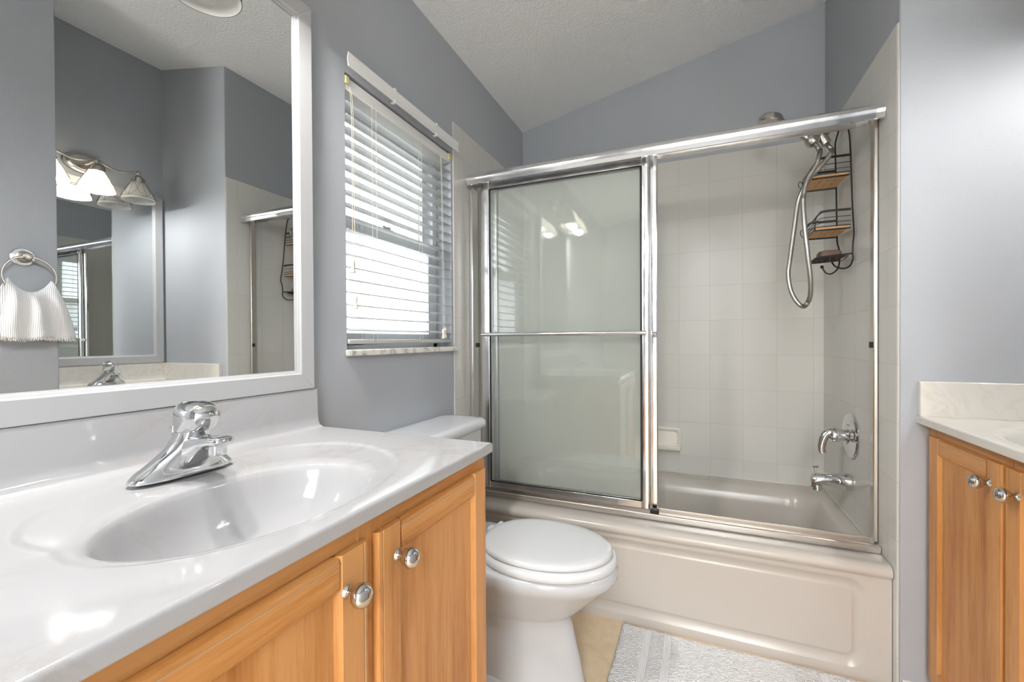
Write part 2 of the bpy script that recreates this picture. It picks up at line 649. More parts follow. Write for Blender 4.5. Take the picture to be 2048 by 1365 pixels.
# rear wall with an unseen doorway opened for fill light, and the invented room holding it
m = MB().box(0, 0.80, RY - 0.1, RY, FZ - 0.1, 2.9).box(1.50, XT, RY - 0.1, RY, FZ - 0.1, 2.9).box(0.80, 1.50, RY - 0.1, RY, 2.25, 2.9)
struct('wall_rear', m, M_WALL, smooth=False)
m = MB()
for a, b in ((0.74, 0.80), (1.50, 1.55)):
    m.box(a, b, RY - 0.11, RY + 0.015, FZ, 2.25)
m.box(0.74, 1.55, RY - 0.11, RY + 0.015, 2.25, 2.31)
struct('trim_1', m, M_TRIM, bevel=0.003)
m = MB().box(-0.25, -0.15, -2.95, RY - 0.1, FZ - 0.1, 2.5).box(2.3, 2.4, -2.95, RY - 0.1, FZ - 0.1, 2.5)
m.box(-0.25, 2.4, -3.0, -2.9, FZ - 0.1, 2.5).box(-0.25, 2.4, -3.0, RY - 0.1, 2.42, 2.52)
struct('wall_fill_room', m, M_FILLROOM, smooth=False)  # unseen room box added around the fill lights
struct('floor_bounce', MB().box(-0.15, 2.3, -2.9, RY - 0.05, FZ, FZ + 0.012), M_BOUNCE, smooth=False)  # unseen pale floor, added to bounce light up to the ceiling
# baseboards
struct('baseboard_right', MB().box(XR + 0.012, 1.66, YO - 0.012, YO, FZ, 0.012), M_TRIM, bevel=0.003)
struct('baseboard_left', MB().box(0, 0.012, 0.87, 1.60, FZ, 0.045), M_TRIM, bevel=0.003)

# tile surround of the tub
ZT = 1.984
struct('wall_back_tile', MB().box(0, XR + 0.006, YB, YB + 0.006, 0.2, ZT), M_TILEX, bevel=0.002)
struct('wall_left_tile', MB().box(0, 0.006, 1.612, YB, FZ, ZT), M_TILEY, bevel=0.003)
prof = [(XR + 0.006, YO - 0.002), (XR + 0.003, YO - 0.0015), (XR + 0.0008, YO + 0.002), (XR, YO + 0.006), (XR, YB), (XR + 0.006, YB)]
struct('wall_right_tile', MB().prism(prof, 'z', FZ, ZT), M_TILEY, bevel=0.002)

# ------------------------------------------------------------------ window
win = bpy.data.objects.new('window_1', None)
COL.objects.link(win)
win.location = (-0.1, (WY0 + WY1) / 2, WZ0)
win['kind'] = 'structure'
GX = -0.085
m = MB().box(GX - 0.05, GX + 0.012, WY0, WY0 + 0.03, WZ0, WZ1).box(GX - 0.05, GX + 0.012, WY1 - 0.03, WY1, WZ0, WZ1)
m.box(GX - 0.05, GX + 0.012, WY0, WY1, WZ1 - 0.03, WZ1).box(GX - 0.05, GX + 0.012, WY0, WY1, WZ0, WZ0 + 0.03)
obj('window_frame', m, M_VINYL, win, bevel=0.003)
def sash(name, x, z0, z1, gm):
    t = 0.032
    m = MB()
    a, b = WY0 + 0.028, WY1 - 0.028
    m.box(x - 0.012, x + 0.012, a, a + t, z0, z1).box(x - 0.012, x + 0.012, b - t, b, z0, z1)
    m.box(x - 0.012, x + 0.012, a + t, b - t, z0, z0 + t + 0.006).box(x - 0.012, x + 0.012, a + t, b - t, z1 - t - 0.006, z1)
    o = obj(name, m, M_VINYL, win, bevel=0.003)
    obj('pane', MB().box(x - 0.002, x + 0.002, a + t - 0.004, b - t + 0.004, z0 + t, z1 - t), gm, o, smooth=False)
    return o
up = sash('upper_sash', GX - 0.028, 1.405, WZ1 - 0.028, M_WGLASS)
lo = sash('lower_sash', GX, WZ0 + 0.028, 1.442, M_FROST)
m = MB().box(GX - 0.012, GX + 0.014, 1.25, 1.31, 1.442, 1.448).tube([(GX, 1.262, 1.452), (GX + 0.004, 1.30, 1.456)], 0.005)
m.lathe([(0.010, 0), (0.010, 0.010), (0.006, 0.014)], (GX, 1.268, 1.446))
obj('sash_lock', m, M_NICKEL, lo)
# marble sill
m = MB().box(-0.07, 0.0, WY0 + 0.001, WY1 - 0.001, WZ0 - 0.004, WZ0 + 0.013).box(0.0, 0.026, WY0 - 0.006, WY1 + 0.012, WZ0 - 0.006, WZ0 + 0.013)
obj('window_sill', m, M_SILL, win, bevel=0.003)

# ------------------------------------------------------------------ blind
bl = thing('window_blind', (0.0, 1.298, 1.02), 'white horizontal slat blind with cords and tassels in the window', 'blind')
pr = [(0.0405, 1.835), (0.0378, 1.846), (0.0368, 1.856), (0.0378, 1.866), (0.0400, 1.8735), (0.0385, 1.8750), (0.0400, 1.8765), (0.0430, 1.8765), (0.0440, 1.874),
      (0.0412, 1.866), (0.0402, 1.856), (0.0412, 1.846), (0.0440, 1.836), (0.0430, 1.8345)]
obj('valance', MB().prism(pr, 'y', 0.968, 1.596), M_BLIND, bl)
M_CLIP = pmat('clear_clip', srgb(242, 242, 240), 0.2)
for y in (1.17, 1.42):
    obj('valance_clip', MB().prism([(0.030, 1.8315), (0.0475, 1.8315), (0.0475, 1.842), (0.0455, 1.842), (0.0455, 1.8335), (0.030, 1.8335)], 'y', y, y + 0.010), M_CLIP, bl)
    obj('valance_clip', MB().prism([(0.030, 1.8785), (0.0475, 1.8785), (0.0475, 1.870), (0.0455, 1.870), (0.0455, 1.877), (0.030, 1.877)], 'y', y, y + 0.010), M_CLIP, bl)
obj('headrail', MB().box(-0.055, -0.002, 1.0, 1.597, 1.797, 1.836), M_BLIND, bl, bevel=0.003)
for a, b in ((0.997, 1.012), (1.583, 1.599)):
    obj('mounting_bracket', MB().box(-0.02, 0.004, a, b, 1.812, 1.836), M_YELLOW, bl, bevel=0.002)
m = MB()
NS = 19
for i in range(NS):
    z = 1.075 + i * 0.0382
    L = []
    for y in (1.0005, 1.5965):
        top = [(-0.046 + 0.050 * k / 6, z + 0.0022 * (1 - (2 * k / 6 - 1) ** 2) - 0.0075 * (k / 6 - 0.5)) for k in range(7)]
        L.append([(a, y, b + 0.0014) for a, b in top] + [(a, y, b - 0.0014) for a, b in reversed(top)])
    m.loft(L, True, True, True)
obj('slat_panel', m, M_SLAT, bl)
obj('bottom_rail', MB().box(-0.046, 0.005, 1.0005, 1.5965, 1.030, 1.045), M_SLAT, bl, bevel=0.004)
for y in (1.105, 1.125, 1.36, 1.377):
    for x in (0.0065, -0.0475):
        obj('ladder_cord', MB().tube([(x, y, 1.80), (x, y + 0.001, 1.4), (x, y, 1.035)], 0.0007, 5), M_CORD, bl)
def cord(y, zt, x=0.012, dy=0.0):
    pts = spline([(x - 0.006, y, 1.806), (x, y + 0.001, 1.70), (x, y + dy * 0.5 + 0.001, (1.7 + zt) / 2), (x, y + dy, zt + 0.02)], 6)
    o = obj('pull_cord', MB().tube(pts, 0.0010, 5), M_CORD, bl)
    obj('tassel', MB().lathe([(0.002, 0.040), (0.006, 0.037), (0.0078, 0.030), (0.0052, 0.020), (0.0065, 0.010), (0.0088, 0.003), (0.0080, 0.0)], (x, y + dy, zt), n=14), M_TASSEL, o)
cord(1.010, 1.245)
cord(1.016, 1.137, dy=0.004)
cord(1.506, 1.047, dy=0.010)
cord(1.511, 1.052, dy=0.016)

# ------------------------------------------------------------------ bathtub
tub = thing('bathtub', (0.76, 2.04, FZ), 'biscuit coloured bathtub with recessed front panel behind the bath mat', 'bathtub')
RZ = 0.333
AY = 1.662
def rr3(x0, x1, y0, y1, r, z, n=8):
    return [(a, b, z) for a, b in rrect(x0, x1, y0, y1, r, n)]
# rim and basin
m = MB()
loops = [rr3(0.008, 1.522, 1.70, 2.434, 0.002, RZ), rr3(0.095, 1.470, 1.80, 2.345, 0.10, RZ + 0.001), rr3(0.100, 1.463, 1.806, 2.330, 0.10, RZ - 0.006),
         rr3(0.108, 1.455, 1.813, 2.316, 0.10, RZ - 0.022), rr3(0.125, 1.440, 1.822, 2.306, 0.10, RZ - 0.07), rr3(0.20, 1.405, 1.842, 2.285, 0.11, 0.12),
         rr3(0.26, 1.38, 1.87, 2.26, 0.12, 0.03), rr3(0.34, 1.34, 1.91, 2.22, 0.12, 0.005)]
m.loft(loops, True, False, True)
# rolled front rim down to the apron
rim = [(1.70, RZ), (1.680, RZ + 0.001), (1.666, RZ - 0.003), (1.657, RZ - 0.012), (1.654, RZ - 0.022), (1.657, RZ - 0.032), (1.664, RZ - 0.038), (AY + 0.004, RZ - 0.042), (AY + 0.004, RZ - 0.046)]
m.loft([[(x, a, b) for a, b in rim] for x in (0.008, 1.522)], False)
def xz(x0, x1, z0, z1, r, y):
    return [(a, y, b) for a, b in rrect(x0, x1, z0, z1, r, 8)]
m.loft([xz(0.008, 1.522, FZ, RZ - 0.046, 0.001, AY + 0.004), xz(0.055, 1.462, -0.010, 0.278, 0.055, AY + 0.004), xz(0.058, 1.459, -0.007, 0.275, 0.053, AY + 0.0055),
        xz(0.066, 1.451, 0.001, 0.267, 0.046, AY + 0.0125), xz(0.078, 1.439, 0.013, 0.255, 0.036, AY + 0.0155), xz(0.088, 1.429, 0.022, 0.246, 0.028, AY + 0.0165),
        xz(0.091, 1.426, 0.025, 0.243, 0.025, AY + 0.0145), xz(0.094, 1.423, 0.028, 0.240, 0.023, AY + 0.0130), xz(0.098, 1.419, 0.032, 0.236, 0.020, AY + 0.0135)], True, False, True)
obj('tub_shell', m, M_TUB, tub, ang=50)
# two shallow soap recesses moulded in the rear ledge
def recess(x0, x1):
    m = MB()
    def L(i, z):
        return [(a, b, z + (b - 2.39) * 0.02) for a, b in rrect(x0 + i, x1 - i, 2.362 + i, 2.418 - i, 0.016, 5)]
    m.loft([L(0, RZ), L(0.003, RZ + 0.004), L(0.007, RZ + 0.004), L(0.012, RZ - 0.0005), L(0.02, RZ - 0.0005 + 0.001)], True, False, True)
    return obj('soap_recess', m, M_TUB, tub)
recess(0.875, 1.03)
recess(0.68, 0.835)
obj('caulk_line', MB().box(0.0, XR, YB - 0.006, YB, RZ, RZ + 0.005).box(XR - 0.006, XR, 1.83, YB - 0.006, RZ, RZ + 0.005), M_CAULK, tub, bevel=0.002)
m = MB().lathe([(0.036, 0), (0.038, 0.004), (0.036, 0.009), (0.026, 0.012), (0.0, 0.013)], (1.432, 2.05, 0.235), (-1, 0, 0.13), n=28)
m.lathe([(0.006, 0.012), (0.006, 0.02), (0.004, 0.022)], (1.432, 2.05, 0.235), (-1, 0, 0.13), n=12)
obj('overflow_plate', m, M_CHROME, tub)

# ceramic soap dish on the back wall
sd = thing('soap_dish', (0.82, YB, 0.45), 'cream ceramic soap dish fixed to the tiled wall above the tub', 'soap dish')
def L(i, y, zi=None):
    return [(a, y, b) for a, b in rrect(0.745 + i, 0.899 - i, 0.456 + i, 0.572 - i, 0.018, 6)]
m = MB().loft([L(0, YB), L(0, YB - 0.006), L(0.004, YB - 0.014), L(0.010, YB - 0.018), L(0.018, YB - 0.014), L(0.024, YB - 0.004)], True, False, True)
obj('dish_body', m, M_SOAPDISH, sd)
m = MB()
lip = [(-0.0, 0.458), (-0.034, 0.452), (-0.050, 0.462), (-0.054, 0.478), (-0.050, 0.480), (-0.042, 0.468), (-0.0, 0.472)]
m.prism([(YB - 0.010 + a, b) for a, b in lip], 'x', 0.752, 0.892)
obj('dish_lip', m, M_SOAPDISH, sd, bevel=0.004)

# ------------------------------------------------------------------ shower enclosure
HY = 1.718
enc = thing('shower_enclosure_frame', (0.76, 1.76, RZ), 'worn aluminium frame of header rail, bottom track and wall jambs around the tub opening', 'shower frame')
hp = [(HY, 1.742), (HY, 1.757), (HY + 0.003, 1.760), (HY + 0.001, 1.764), (HY, 1.772), (HY + 0.004, 1.784), (HY + 0.014, 1.793), (HY + 0.026, 1.796), (HY + 0.05, 1.797),
      (HY + 0.088, 1.794), (HY + 0.101, 1.782), (HY + 0.101, 1.760), (HY + 0.092, 1.760), (HY + 0.092, 1.776), (HY + 0.010, 1.776), (HY + 0.010, 1.742)]
obj('header_rail', MB().prism(hp, 'x', 0.0065, XR - 0.001), M_ALU, enc, ang=25)
tp = [(1.748, RZ + 0.0015), (1.748, RZ + 0.022), (1.751, RZ + 0.025), (1.757, RZ + 0.025), (1.759, RZ + 0.010), (1.806, RZ + 0.010), (1.808, RZ + 0.030), (1.812, RZ + 0.030), (1.815, RZ + 0.006), (1.815, RZ + 0.0015)]
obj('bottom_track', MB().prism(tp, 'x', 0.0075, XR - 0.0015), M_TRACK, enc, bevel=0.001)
for a, b in ((0.0065, 0.022), (XR - 0.014, XR - 0.001)):
    obj('wall_jamb', MB().box(a, b, 1.752 if a < 1 else 1.776, 1.808, RZ + 0.026, 1.774 if a > 1 else 1.742), M_ALU if a < 1 else M_TRACK, enc, bevel=0.003)  # right jamb: dark reflection put into the metal colour
m = MB().box(XR - 0.022, XR - 0.014, 1.777, 1.792, 1.007, 1.027)
obj('bumper', m, M_RUBBER, enc, bevel=0.001)
obj('bumper', MB().box(0.022, 0.030, 1.790, 1.803, 1.007, 1.027), M_RUBBER, enc, bevel=0.001)
obj('door_guide', MB().box(0.800, 0.832, 1.752, 1.768, RZ + 0.026, RZ + 0.040), M_RUBBER, enc, bevel=0.001)

def door(label, x0, x1, y, wl, wr):
    z0, z1 = RZ + 0.034, 1.766
    d = thing('sliding_glass_door', ((x0 + x1) / 2, y, z0), label, 'shower door', 'sliding shower door panels')
    m = MB()
    def stile(a, b):
        p = [(a, y + 0.008), (a, y - 0.004), (a + 0.004, y - 0.008), ((a + b) / 2, y - 0.010), (b - 0.004, y - 0.008), (b, y - 0.004), (b, y + 0.008)]
        m.prism(p, 'z', z0, z1)
    stile(x0, x0 + wl)
    stile(x1 - wr, x1)
    m.box(x0 + wl, x1 - wr, y - 0.008, y + 0.008, z0, z0 + 0.028).box(x0 + wl, x1 - wr, y - 0.008, y + 0.008, 1.728, z1)
    obj('door_frame', m, M_ALU, d, bevel=0.0015)
    g = MB()
    a, b, c0, c1, t = x0 + wl, x1 - wr, z0 + 0.028, 1.728, 0.004
    g.box(a, a + t, y - 0.0085, y - 0.004, c0, c1).box(b - t, b, y - 0.0085, y - 0.004, c0, c1).box(a, b, y - 0.0085, y - 0.004, c0, c0 + t).box(a, b, y - 0.0085, y - 0.004, c1 - t * 1.4, c1)
    obj('gasket', g, M_RUBBER, d)
    obj('glass_panel', MB().box(a - 0.006, b + 0.006, y - 0.002, y + 0.002, c0 - 0.006, c1 + 0.006), M_GLASS, d, smooth=False)
    return d
d1 = door('front sliding glass shower door carrying the horizontal towel bar', 0.056, 0.798, 1.775, 0.045, 0.031)
b = obj('towel_bar', MB().tube([(0.078, 1.728, 1.065), (0.790, 1.728, 1.065)], 0.0085, 14), M_ALU, d1)
for x in (0.082, 0.785):
    obj('bar_bracket', MB().box(x - 0.006, x + 0.006, 1.728, 1.764, 1.057, 1.073), M_ALU, b, bevel=0.002)
d2 = door('rear sliding glass shower door behind the one with the towel bar', 0.098, 0.828, 1.797, 0.032, 0.034)
m = MB().box(0.806, 0.825, 1.778, 1.788, 1.046, 1.070).box(0.811, 0.820, 1.770, 1.778, 1.052, 1.064)
obj('finger_pull', m, M_CHROME, d2, bevel=0.003)

# ------------------------------------------------------------------ shower fittings
sv = thing('shower_valve', (XR, 2.045, 0.66), 'chrome round shower valve with lever handle on tiled end wall', 'shower valve')
m = MB().lathe([(0.088, 0), (0.089, 0.004), (0.084, 0.009), (0.050, 0.014), (0.034, 0.016), (0.030, 0.022), (0.0, 0.022)], (XR, 2.045, 0.660), (-1, 0, 0), n=48)
obj('escutcheon', m, M_CHROME, sv)
m = MB().lathe([(0.022, 0.018), (0.022, 0.040), (0.027, 0.042), (0.029, 0.055), (0.026, 0.066), (0.014, 0.073), (0.0, 0.075)], (XR, 2.045, 0.660), (-1, 0, 0), n=28)
path = spline([(XR - 0.055, 2.045, 0.668), (XR - 0.078, 2.045, 0.665), (XR - 0.092, 2.045, 0.640), (XR - 0.098, 2.045, 0.605), (XR - 0.094, 2.045, 0.585)], 5)
m.tube(path, [0.019 - 0.007 * i / (len(path) - 1) for i in range(len(path))], 12)
obj('lever_handle', m, M_CHROME, sv)
obj('temperature_mark', MB().lathe([(0.003, 0), (0.003, 0.001)], (XR - 0.017, 2.032, 0.703), (-1, 0, 0), n=10), pmat('red_mark', srgb(150, 40, 40), 0.4), sv)

ts = thing('tub_spout', (XR, 2.045, 0.478), 'chrome tub spout with pull-up diverter on end wall above the tub', 'tub spout')
loops = []
for x, zc, hy, hz in ((0.0, 0.478, 0.030, 0.033), (0.01, 0.478, 0.031, 0.034), (0.05, 0.480, 0.028, 0.029), (0.09, 0.481, 0.025, 0.024), (0.115, 0.478, 0.024, 0.024), (0.128, 0.472, 0.022, 0.026), (0.134, 0.464, 0.017, 0.021), (0.135, 0.458, 0.008, 0.012)):
    loops.append([(XR - x, 2.045 + hy * math.cos(a), zc + hz * math.sin(a)) for a in [2 * PI * k / 20 for k in range(20)]])
m = MB().loft(loops, True, True, True)
m.lathe([(0.017, 0.0), (0.017, 0.022), (0.014, 0.022)], (XR - 0.112, 2.045, 0.436), (0, 0, 1), n=18)
obj('spout_body', m, M_CHROME, ts)
obj('diverter_knob', MB().lathe([(0.003, 0), (0.003, 0.026), (0.010, 0.032), (0.011, 0.037), (0.0, 0.039)], (XR - 0.118, 2.045, 0.494), n=14), M_CHROME, ts)

hs = thing('hand_shower', (XR, 2.09, 1.92), 'brushed nickel hand shower with long flexible hose looping down in the tub alcove', 'shower')
m = MB().lathe([(0.030, 0), (0.030, 0.004), (0.014, 0.012), (0.012, 0.016)], (XR, 2.09, 1.905), (-1, 0, 0), n=24)
m.tube(spline([(XR, 2.09, 1.905), (1.50, 2.09, 1.906), (1.478, 2.09, 1.900), (1.460, 2.09, 1.888)], 6), 0.011, 12)
obj('shower_arm', m, M_NICKEL, hs)
m = MB()
m.tube([(1.462, 2.09, 1.902), (1.444, 2.085, 1.866)], 0.020, 16)
m.tube([(1.450, 2.086, 1.880), (1.405, 2.078, 1.842)], 0.013, 14)
m.lathe([(0.0, -0.026), (0.014, -0.024), (0.024, -0.012), (0.026, 0.0), (0.024, 0.012), (0.015, 0.021), (0.0, 0.026)], (1.402, 2.076, 1.838), (0.55, 0, -0.8), n=20)
m.tube([(1.428, 2.085, 1.872), (1.440, 2.085, 1.848), (1.444, 2.085, 1.842)], [0.013, 0.016, 0.016], 16)
m.tube([(1.440, 2.085, 1.846), (1.452, 2.085, 1.822)], [0.0185, 0.0185], 16)
obj('diverter', m, M_NICKEL, hs)
m = MB().tube(spline([(1.402, 2.076, 1.838), (1.375, 2.072, 1.860), (1.33, 2.068, 1.898), (1.285, 2.065, 1.932)], 5), [0.014] * 8 + [0.016] * 5 + [0.018] * 3, 14)
obj('handle', m, M_NICKEL, hs)
m = MB().lathe([(0.0, 0.030), (0.020, 0.028), (0.040, 0.018), (0.047, 0.006), (0.047, -0.006), (0.042, -0.012), (0.0, -0.014)], (1.255, 2.062, 1.942), (0.25, 0, 1), n=32)
obj('spray_head', m, M_NICKEL, hs)
hose = [(1.414, 2.078, 1.826), (1.423, 2.060, 1.791), (1.417, 2.024, 1.776), (1.409, 1.996, 1.748), (1.399, 1.989, 1.716), (1.386, 1.988, 1.689), (1.371, 1.983, 1.665), (1.361, 1.980, 1.636), (1.354, 1.978, 1.599), (1.352, 1.978, 1.569),
        (1.356, 1.972, 1.474), (1.365, 1.972, 1.372), (1.378, 1.990, 1.272), (1.384, 2.020, 1.212), (1.380, 2.050, 1.181), (1.367, 2.060, 1.169), (1.344, 2.065, 1.194), (1.326, 2.070, 1.242), (1.318, 2.070, 1.304),
        (1.322, 2.065, 1.356), (1.335, 2.033, 1.507), (1.341, 2.012, 1.578), (1.354, 2.003, 1.621), (1.366, 2.001, 1.643), (1.383, 1.994, 1.672), (1.405, 1.991, 1.695), (1.432, 1.995, 1.728), (1.448, 2.000, 1.752), (1.458, 2.035, 1.774), (1.463, 2.065, 1.789), (1.454, 2.085, 1.819)]
P = spline(hose, 22)
m = MB().tube(P, [0.0078 if i % 2 else 0.0092 for i in range(len(P))], 10)
obj('hose', m, M_HOSE, hs, ang=80)

# caddy hanging on the shower arm
cy = thing('shower_caddy', (1.515, 2.09, 1.30), 'black wire shower caddy with two bamboo shelves hanging on end wall', 'shower caddy')
XC = 1.513
m = MB()
near = [(1.505, 2.070, 1.901), (1.509, 2.050, 1.870), (XC, 2.030, 1.82), (XC, 2.012, 1.70), (XC, 1.998, 1.56), (XC, 1.982, 1.46), (XC, 1.978, 1.43), (XC, 1.988, 1.40), (XC, 1.992, 1.36), (XC, 1.992, 1.335), (1.508, 2.012, 1.314), (1.495, 2.04, 1.311), (1.478, 2.07, 1.325), (1.470, 2.085, 1.345)]
far = [(1.505, 2.110, 1.901), (1.508, 2.140, 1.903), (XC, 2.170, 1.896), (XC, 2.205, 1.870), (XC, 2.212, 1.84), (XC, 2.200, 1.70), (XC, 2.192, 1.56), (XC, 2.186, 1.45), (XC, 2.165, 1.415), (XC, 2.150, 1.385), (1.510, 2.150, 1.34), (1.500, 2.150, 1.318), (1.482, 2.150, 1.306), (1.465, 2.150, 1.312), (1.452, 2.150, 1.335)]
arc = [(1.505, 2.070, 1.901), (1.505, 2.0765, 1.9155), (1.505, 2.090, 1.9225), (1.505, 2.1035, 1.9155), (1.505, 2.110, 1.901)]
for p in (near, far, arc):
    m.tube(spline(p, 6), 0.0030, 8)
m.lathe([(0.0, -0.007), (0.005, -0.005), (0.007, 0), (0.005, 0.005), (0.0, 0.007)], (1.452, 2.150, 1.337), n=12)
obj('wire_frame', m, M_BLACK, cy)
def tray(zb, y0, y1, xf, h):
    x1 = XC - 0.003
    m = MB()
    # side and front guard wires
    def U(z, inset, r):
        return spline([(x1, y0, z), (xf + 0.03, y0, z), (xf + 0.012, y0 + 0.004, z - inset * 0.4), (xf, y0 + 0.018, z - inset), (xf, (y0 + y1) / 2, z - inset), (xf, y1 - 0.018, z - inset), (xf + 0.012, y1 - 0.004, z - inset * 0.4), (xf + 0.03, y1, z), (x1, y1, z)], 4)
    def flat(zc, drop):
        path = U(zc, drop, 0)
        L = []
        for p in path:
            L.append([(p[0], p[1] - 0.0012, p[2] - 0.0045), (p[0], p[1] + 0.0012, p[2] - 0.0045), (p[0], p[1] + 0.0012, p[2] + 0.0045), (p[0], p[1] - 0.0012, p[2] + 0.0045)])
        m.loft(L, True, True, True)
    flat(zb + h, h * 0.45)
    m.tube(U(zb + h * 0.62, h * 0.28, 0), 0.0014, 6)
    m.tube(U(zb + h * 0.32, h * 0.12, 0), 0.0014, 6)
    m.tube(U(zb + 0.006, 0.0, 0), 0.0018, 6)
    m.tube(U(zb - 0.006, 0.0, 0), 0.0016, 6)
    for y in (y0, y1):
        m.tube(spline([(xf + 0.030, y, zb + h), (xf + 0.008, y, zb + h * 0.72), (xf + 0.002, y, zb + h * 0.3), (xf + 0.002, y, zb - 0.006)], 4), 0.0016, 6)
    for y in (y0 + 0.012, y1 - 0.012):
        m.tube([(x1, y, zb - 0.006), (xf, y, zb - 0.006)], 0.0014, 6)
    m.tube(spline([(xf - 0.004, y1 - 0.05, zb + 0.012), (xf - 0.016, y1 - 0.045, zb + 0.028), (xf - 0.022, y1 - 0.05, zb + 0.010), (xf - 0.010, y1 - 0.055, zb - 0.012)], 4), 0.0014, 6)
    t = obj('wire_tray', m, M_BLACK, cy)
    # bamboo board with rows of short slots: boards side by side leave the slots open
    b = MB()
    ya, yb = y0 + 0.004, y1 - 0.004
    xa, xb = xf + 0.004, x1 - 0.004
    sl = [(0.24, 0.44), (0.54, 0.76)]
    cols = [xa + (xb - xa) * f for f in (0.30, 0.52, 0.74)]
    w = 0.0028
    edges = [xa] + [v for cx in cols for v in (cx - w, cx + w)] + [xb]
    for i in range(len(edges) - 1):
        if i % 2 == 0:
            b.box(edges[i], edges[i + 1], ya, yb, zb - 0.004, zb + 0.004)
        else:
            yy = [ya] + [ya + (yb - ya) * f for s in sl for f in s] + [yb]
            for j in range(0, len(yy) - 1, 2):
                b.box(edges[i], edges[i + 1], yy[j], yy[j + 1], zb - 0.004, zb + 0.004)
    obj('bamboo_shelf', b, M_BAMBOO, t, smooth=False)
tray(1.672, 2.013, 2.185, 1.388, 0.068)
tray(1.466, 2.000, 2.180, 1.394, 0.064)
m = MB()
ring = [(XC, 1.995, 1.360), (1.44, 2.0, 1.357), (1.405, 2.02, 1.353), (1.398, 2.06, 1.350), (1.405, 2.11, 1.350), (1.44, 2.135, 1.353), (XC, 2.145, 1.360)]
m.tube(spline(ring, 5), 0.0028, 8)
for i in range(6):
    x = 1.412 + i * 0.018
    m.tube([(x, 2.005 + 0.008 * (i == 0), 1.355), (x, 2.07, 1.346), (x, 2.132 - 0.02 * (i == 0), 1.354)], 0.0018, 6)
for i in range(3):
    c0 = (1.420 + i * 0.022, 2.03, 1.345)
    m.tube([(c0[0] + 0.010 * math.cos(a), c0[1], c0[2] + 0.007 * math.sin(a)) for a in [2 * PI * k / 12 for k in range(12)]], 0.001, 5, closed=True)
wt = obj('soap_holder', m, M_BLACK, cy)
obj('rusty_plate', MB().box(1.402, 1.500, 2.012, 2.128, 1.3555, 1.3585), M_RUST, wt, bevel=0.001)
m = MB().loft([[(a, b, z) for a, b in rrect(1.417 + i, 1.492 - i, 2.03 + i, 2.09 - i, 0.015, 5)] for z, i in ((1.3595, 0.004), (1.364, 0), (1.377, 0), (1.383, 0.003), (1.386, 0.010))], True, True, True)
tag(obj('soap_bar', m, M_SOAP, origin=(1.455, 2.06, 1.36)), 'brown bar of soap on the lowest rack of the shower caddy', 'soap')

# ------------------------------------------------------------------ toilet
TY = 1.297
to = thing('toilet', (0.35, TY, FZ), 'white porcelain toilet with closed lid between vanity and tub', 'toilet')
def egg(xb, xf, hw, z, n=36, flat=0.0, dy=0.0):
    """egg outline: blunt behind, round in front."""
    xc = xb + (xf - xb) * 0.47
    pts = []
    for k in range(n):
        a = 2 * PI * k / n
        ca, sa = math.cos(a), math.sin(a)
        if ca >= 0:
            x = xc + (xf - xc) * ca
            y = hw * sa
        else:
            e = 2.0 + flat
            x = xc - (xc - xb) * abs(ca) ** (2 / e)
            y = hw * math.copysign(abs(sa) ** (2 / e), sa)
        pts.append((x, TY + y + dy, z))
    return pts
m = MB()
m.loft([egg(0.09, 0.655, 0.108, FZ, flat=1), egg(0.10, 0.648, 0.104, FZ + 0.015, flat=1), egg(0.12, 0.635, 0.100, 0.04, flat=1), egg(0.13, 0.620, 0.098, 0.10, flat=1), egg(0.13, 0.610, 0.100, 0.15, flat=1),
        egg(0.13, 0.606, 0.100, 0.180, flat=1), egg(0.133, 0.614, 0.104, 0.1865, flat=1), egg(0.150, 0.650, 0.125, 0.222, flat=1), egg(0.18, 0.695, 0.150, 0.268, flat=0.8), egg(0.205, 0.726, 0.166, 0.298, flat=0.6), egg(0.215, 0.738, 0.172, 0.309, flat=0.5),
        egg(0.220, 0.745, 0.1755, 0.317, flat=0.4), egg(0.223, 0.7495, 0.178, 0.326, flat=0.4), egg(0.225, 0.751, 0.179, 0.343, flat=0.4), egg(0.228, 0.747, 0.176, 0.353, flat=0.4), egg(0.24, 0.735, 0.165, 0.358, flat=0.4)], True, True, True)
m.loft([[(a, b, z) for a, b in rrect(0.03 + i, 0.34, TY - 0.155 + i, TY + 0.155 - i, 0.03, 5)] for z, i in ((0.27, 0.03), (0.31, 0.0), (0.352, 0.0), (0.357, 0.006))], True, True, True)
obj('bowl', m, M_PORC, to, ang=60)
def slab(prof_fn, zs):
    return MB().loft([prof_fn(i, z) for i, z in zs], True, True, True)
s = obj('seat', slab(lambda i, z: egg(0.315 + i, 0.7475 - i, 0.174 - i, z, flat=0.3), ((0.010, 0.359), (0.002, 0.361), (0, 0.368), (0.001, 0.375), (0.006, 0.381), (0.012, 0.383))), M_SEAT, to, ang=60)
l = obj('lid', slab(lambda i, z: egg(0.322 + i, 0.7335 - i, 0.160 - i, z, flat=0.3), ((0.006, 0.3845), (0.001, 0.387), (0, 0.393), (0.003, 0.399), (0.010, 0.4025), (0.03, 0.4035), (0.09, 0.4045))), M_SEAT, to, ang=60)
for sy in (-1, 1):
    m = MB().box(0.285, 0.335, TY + sy * 0.075 - 0.016, TY + sy * 0.075 + 0.016, 0.358, 0.378)
    m.tube([(0.325, TY + sy * 0.075 - 0.024, 0.385), (0.325, TY + sy * 0.075 + 0.024, 0.385)], 0.009, 12)
    obj('hinge', m, M_SEAT, to, bevel=0.004)
def tank(i, z, b=0.0):
    pts = []
    for a, c in rrect(0.012 + i, 0.196 - i, TY - 0.225 + i, TY + 0.225 - i, 0.045, 8):
        bow = 0.020 * (1 - ((c - TY) / 0.235) ** 2) if a > 0.12 else 0
        pts.append((a + bow, c, z))
    return pts
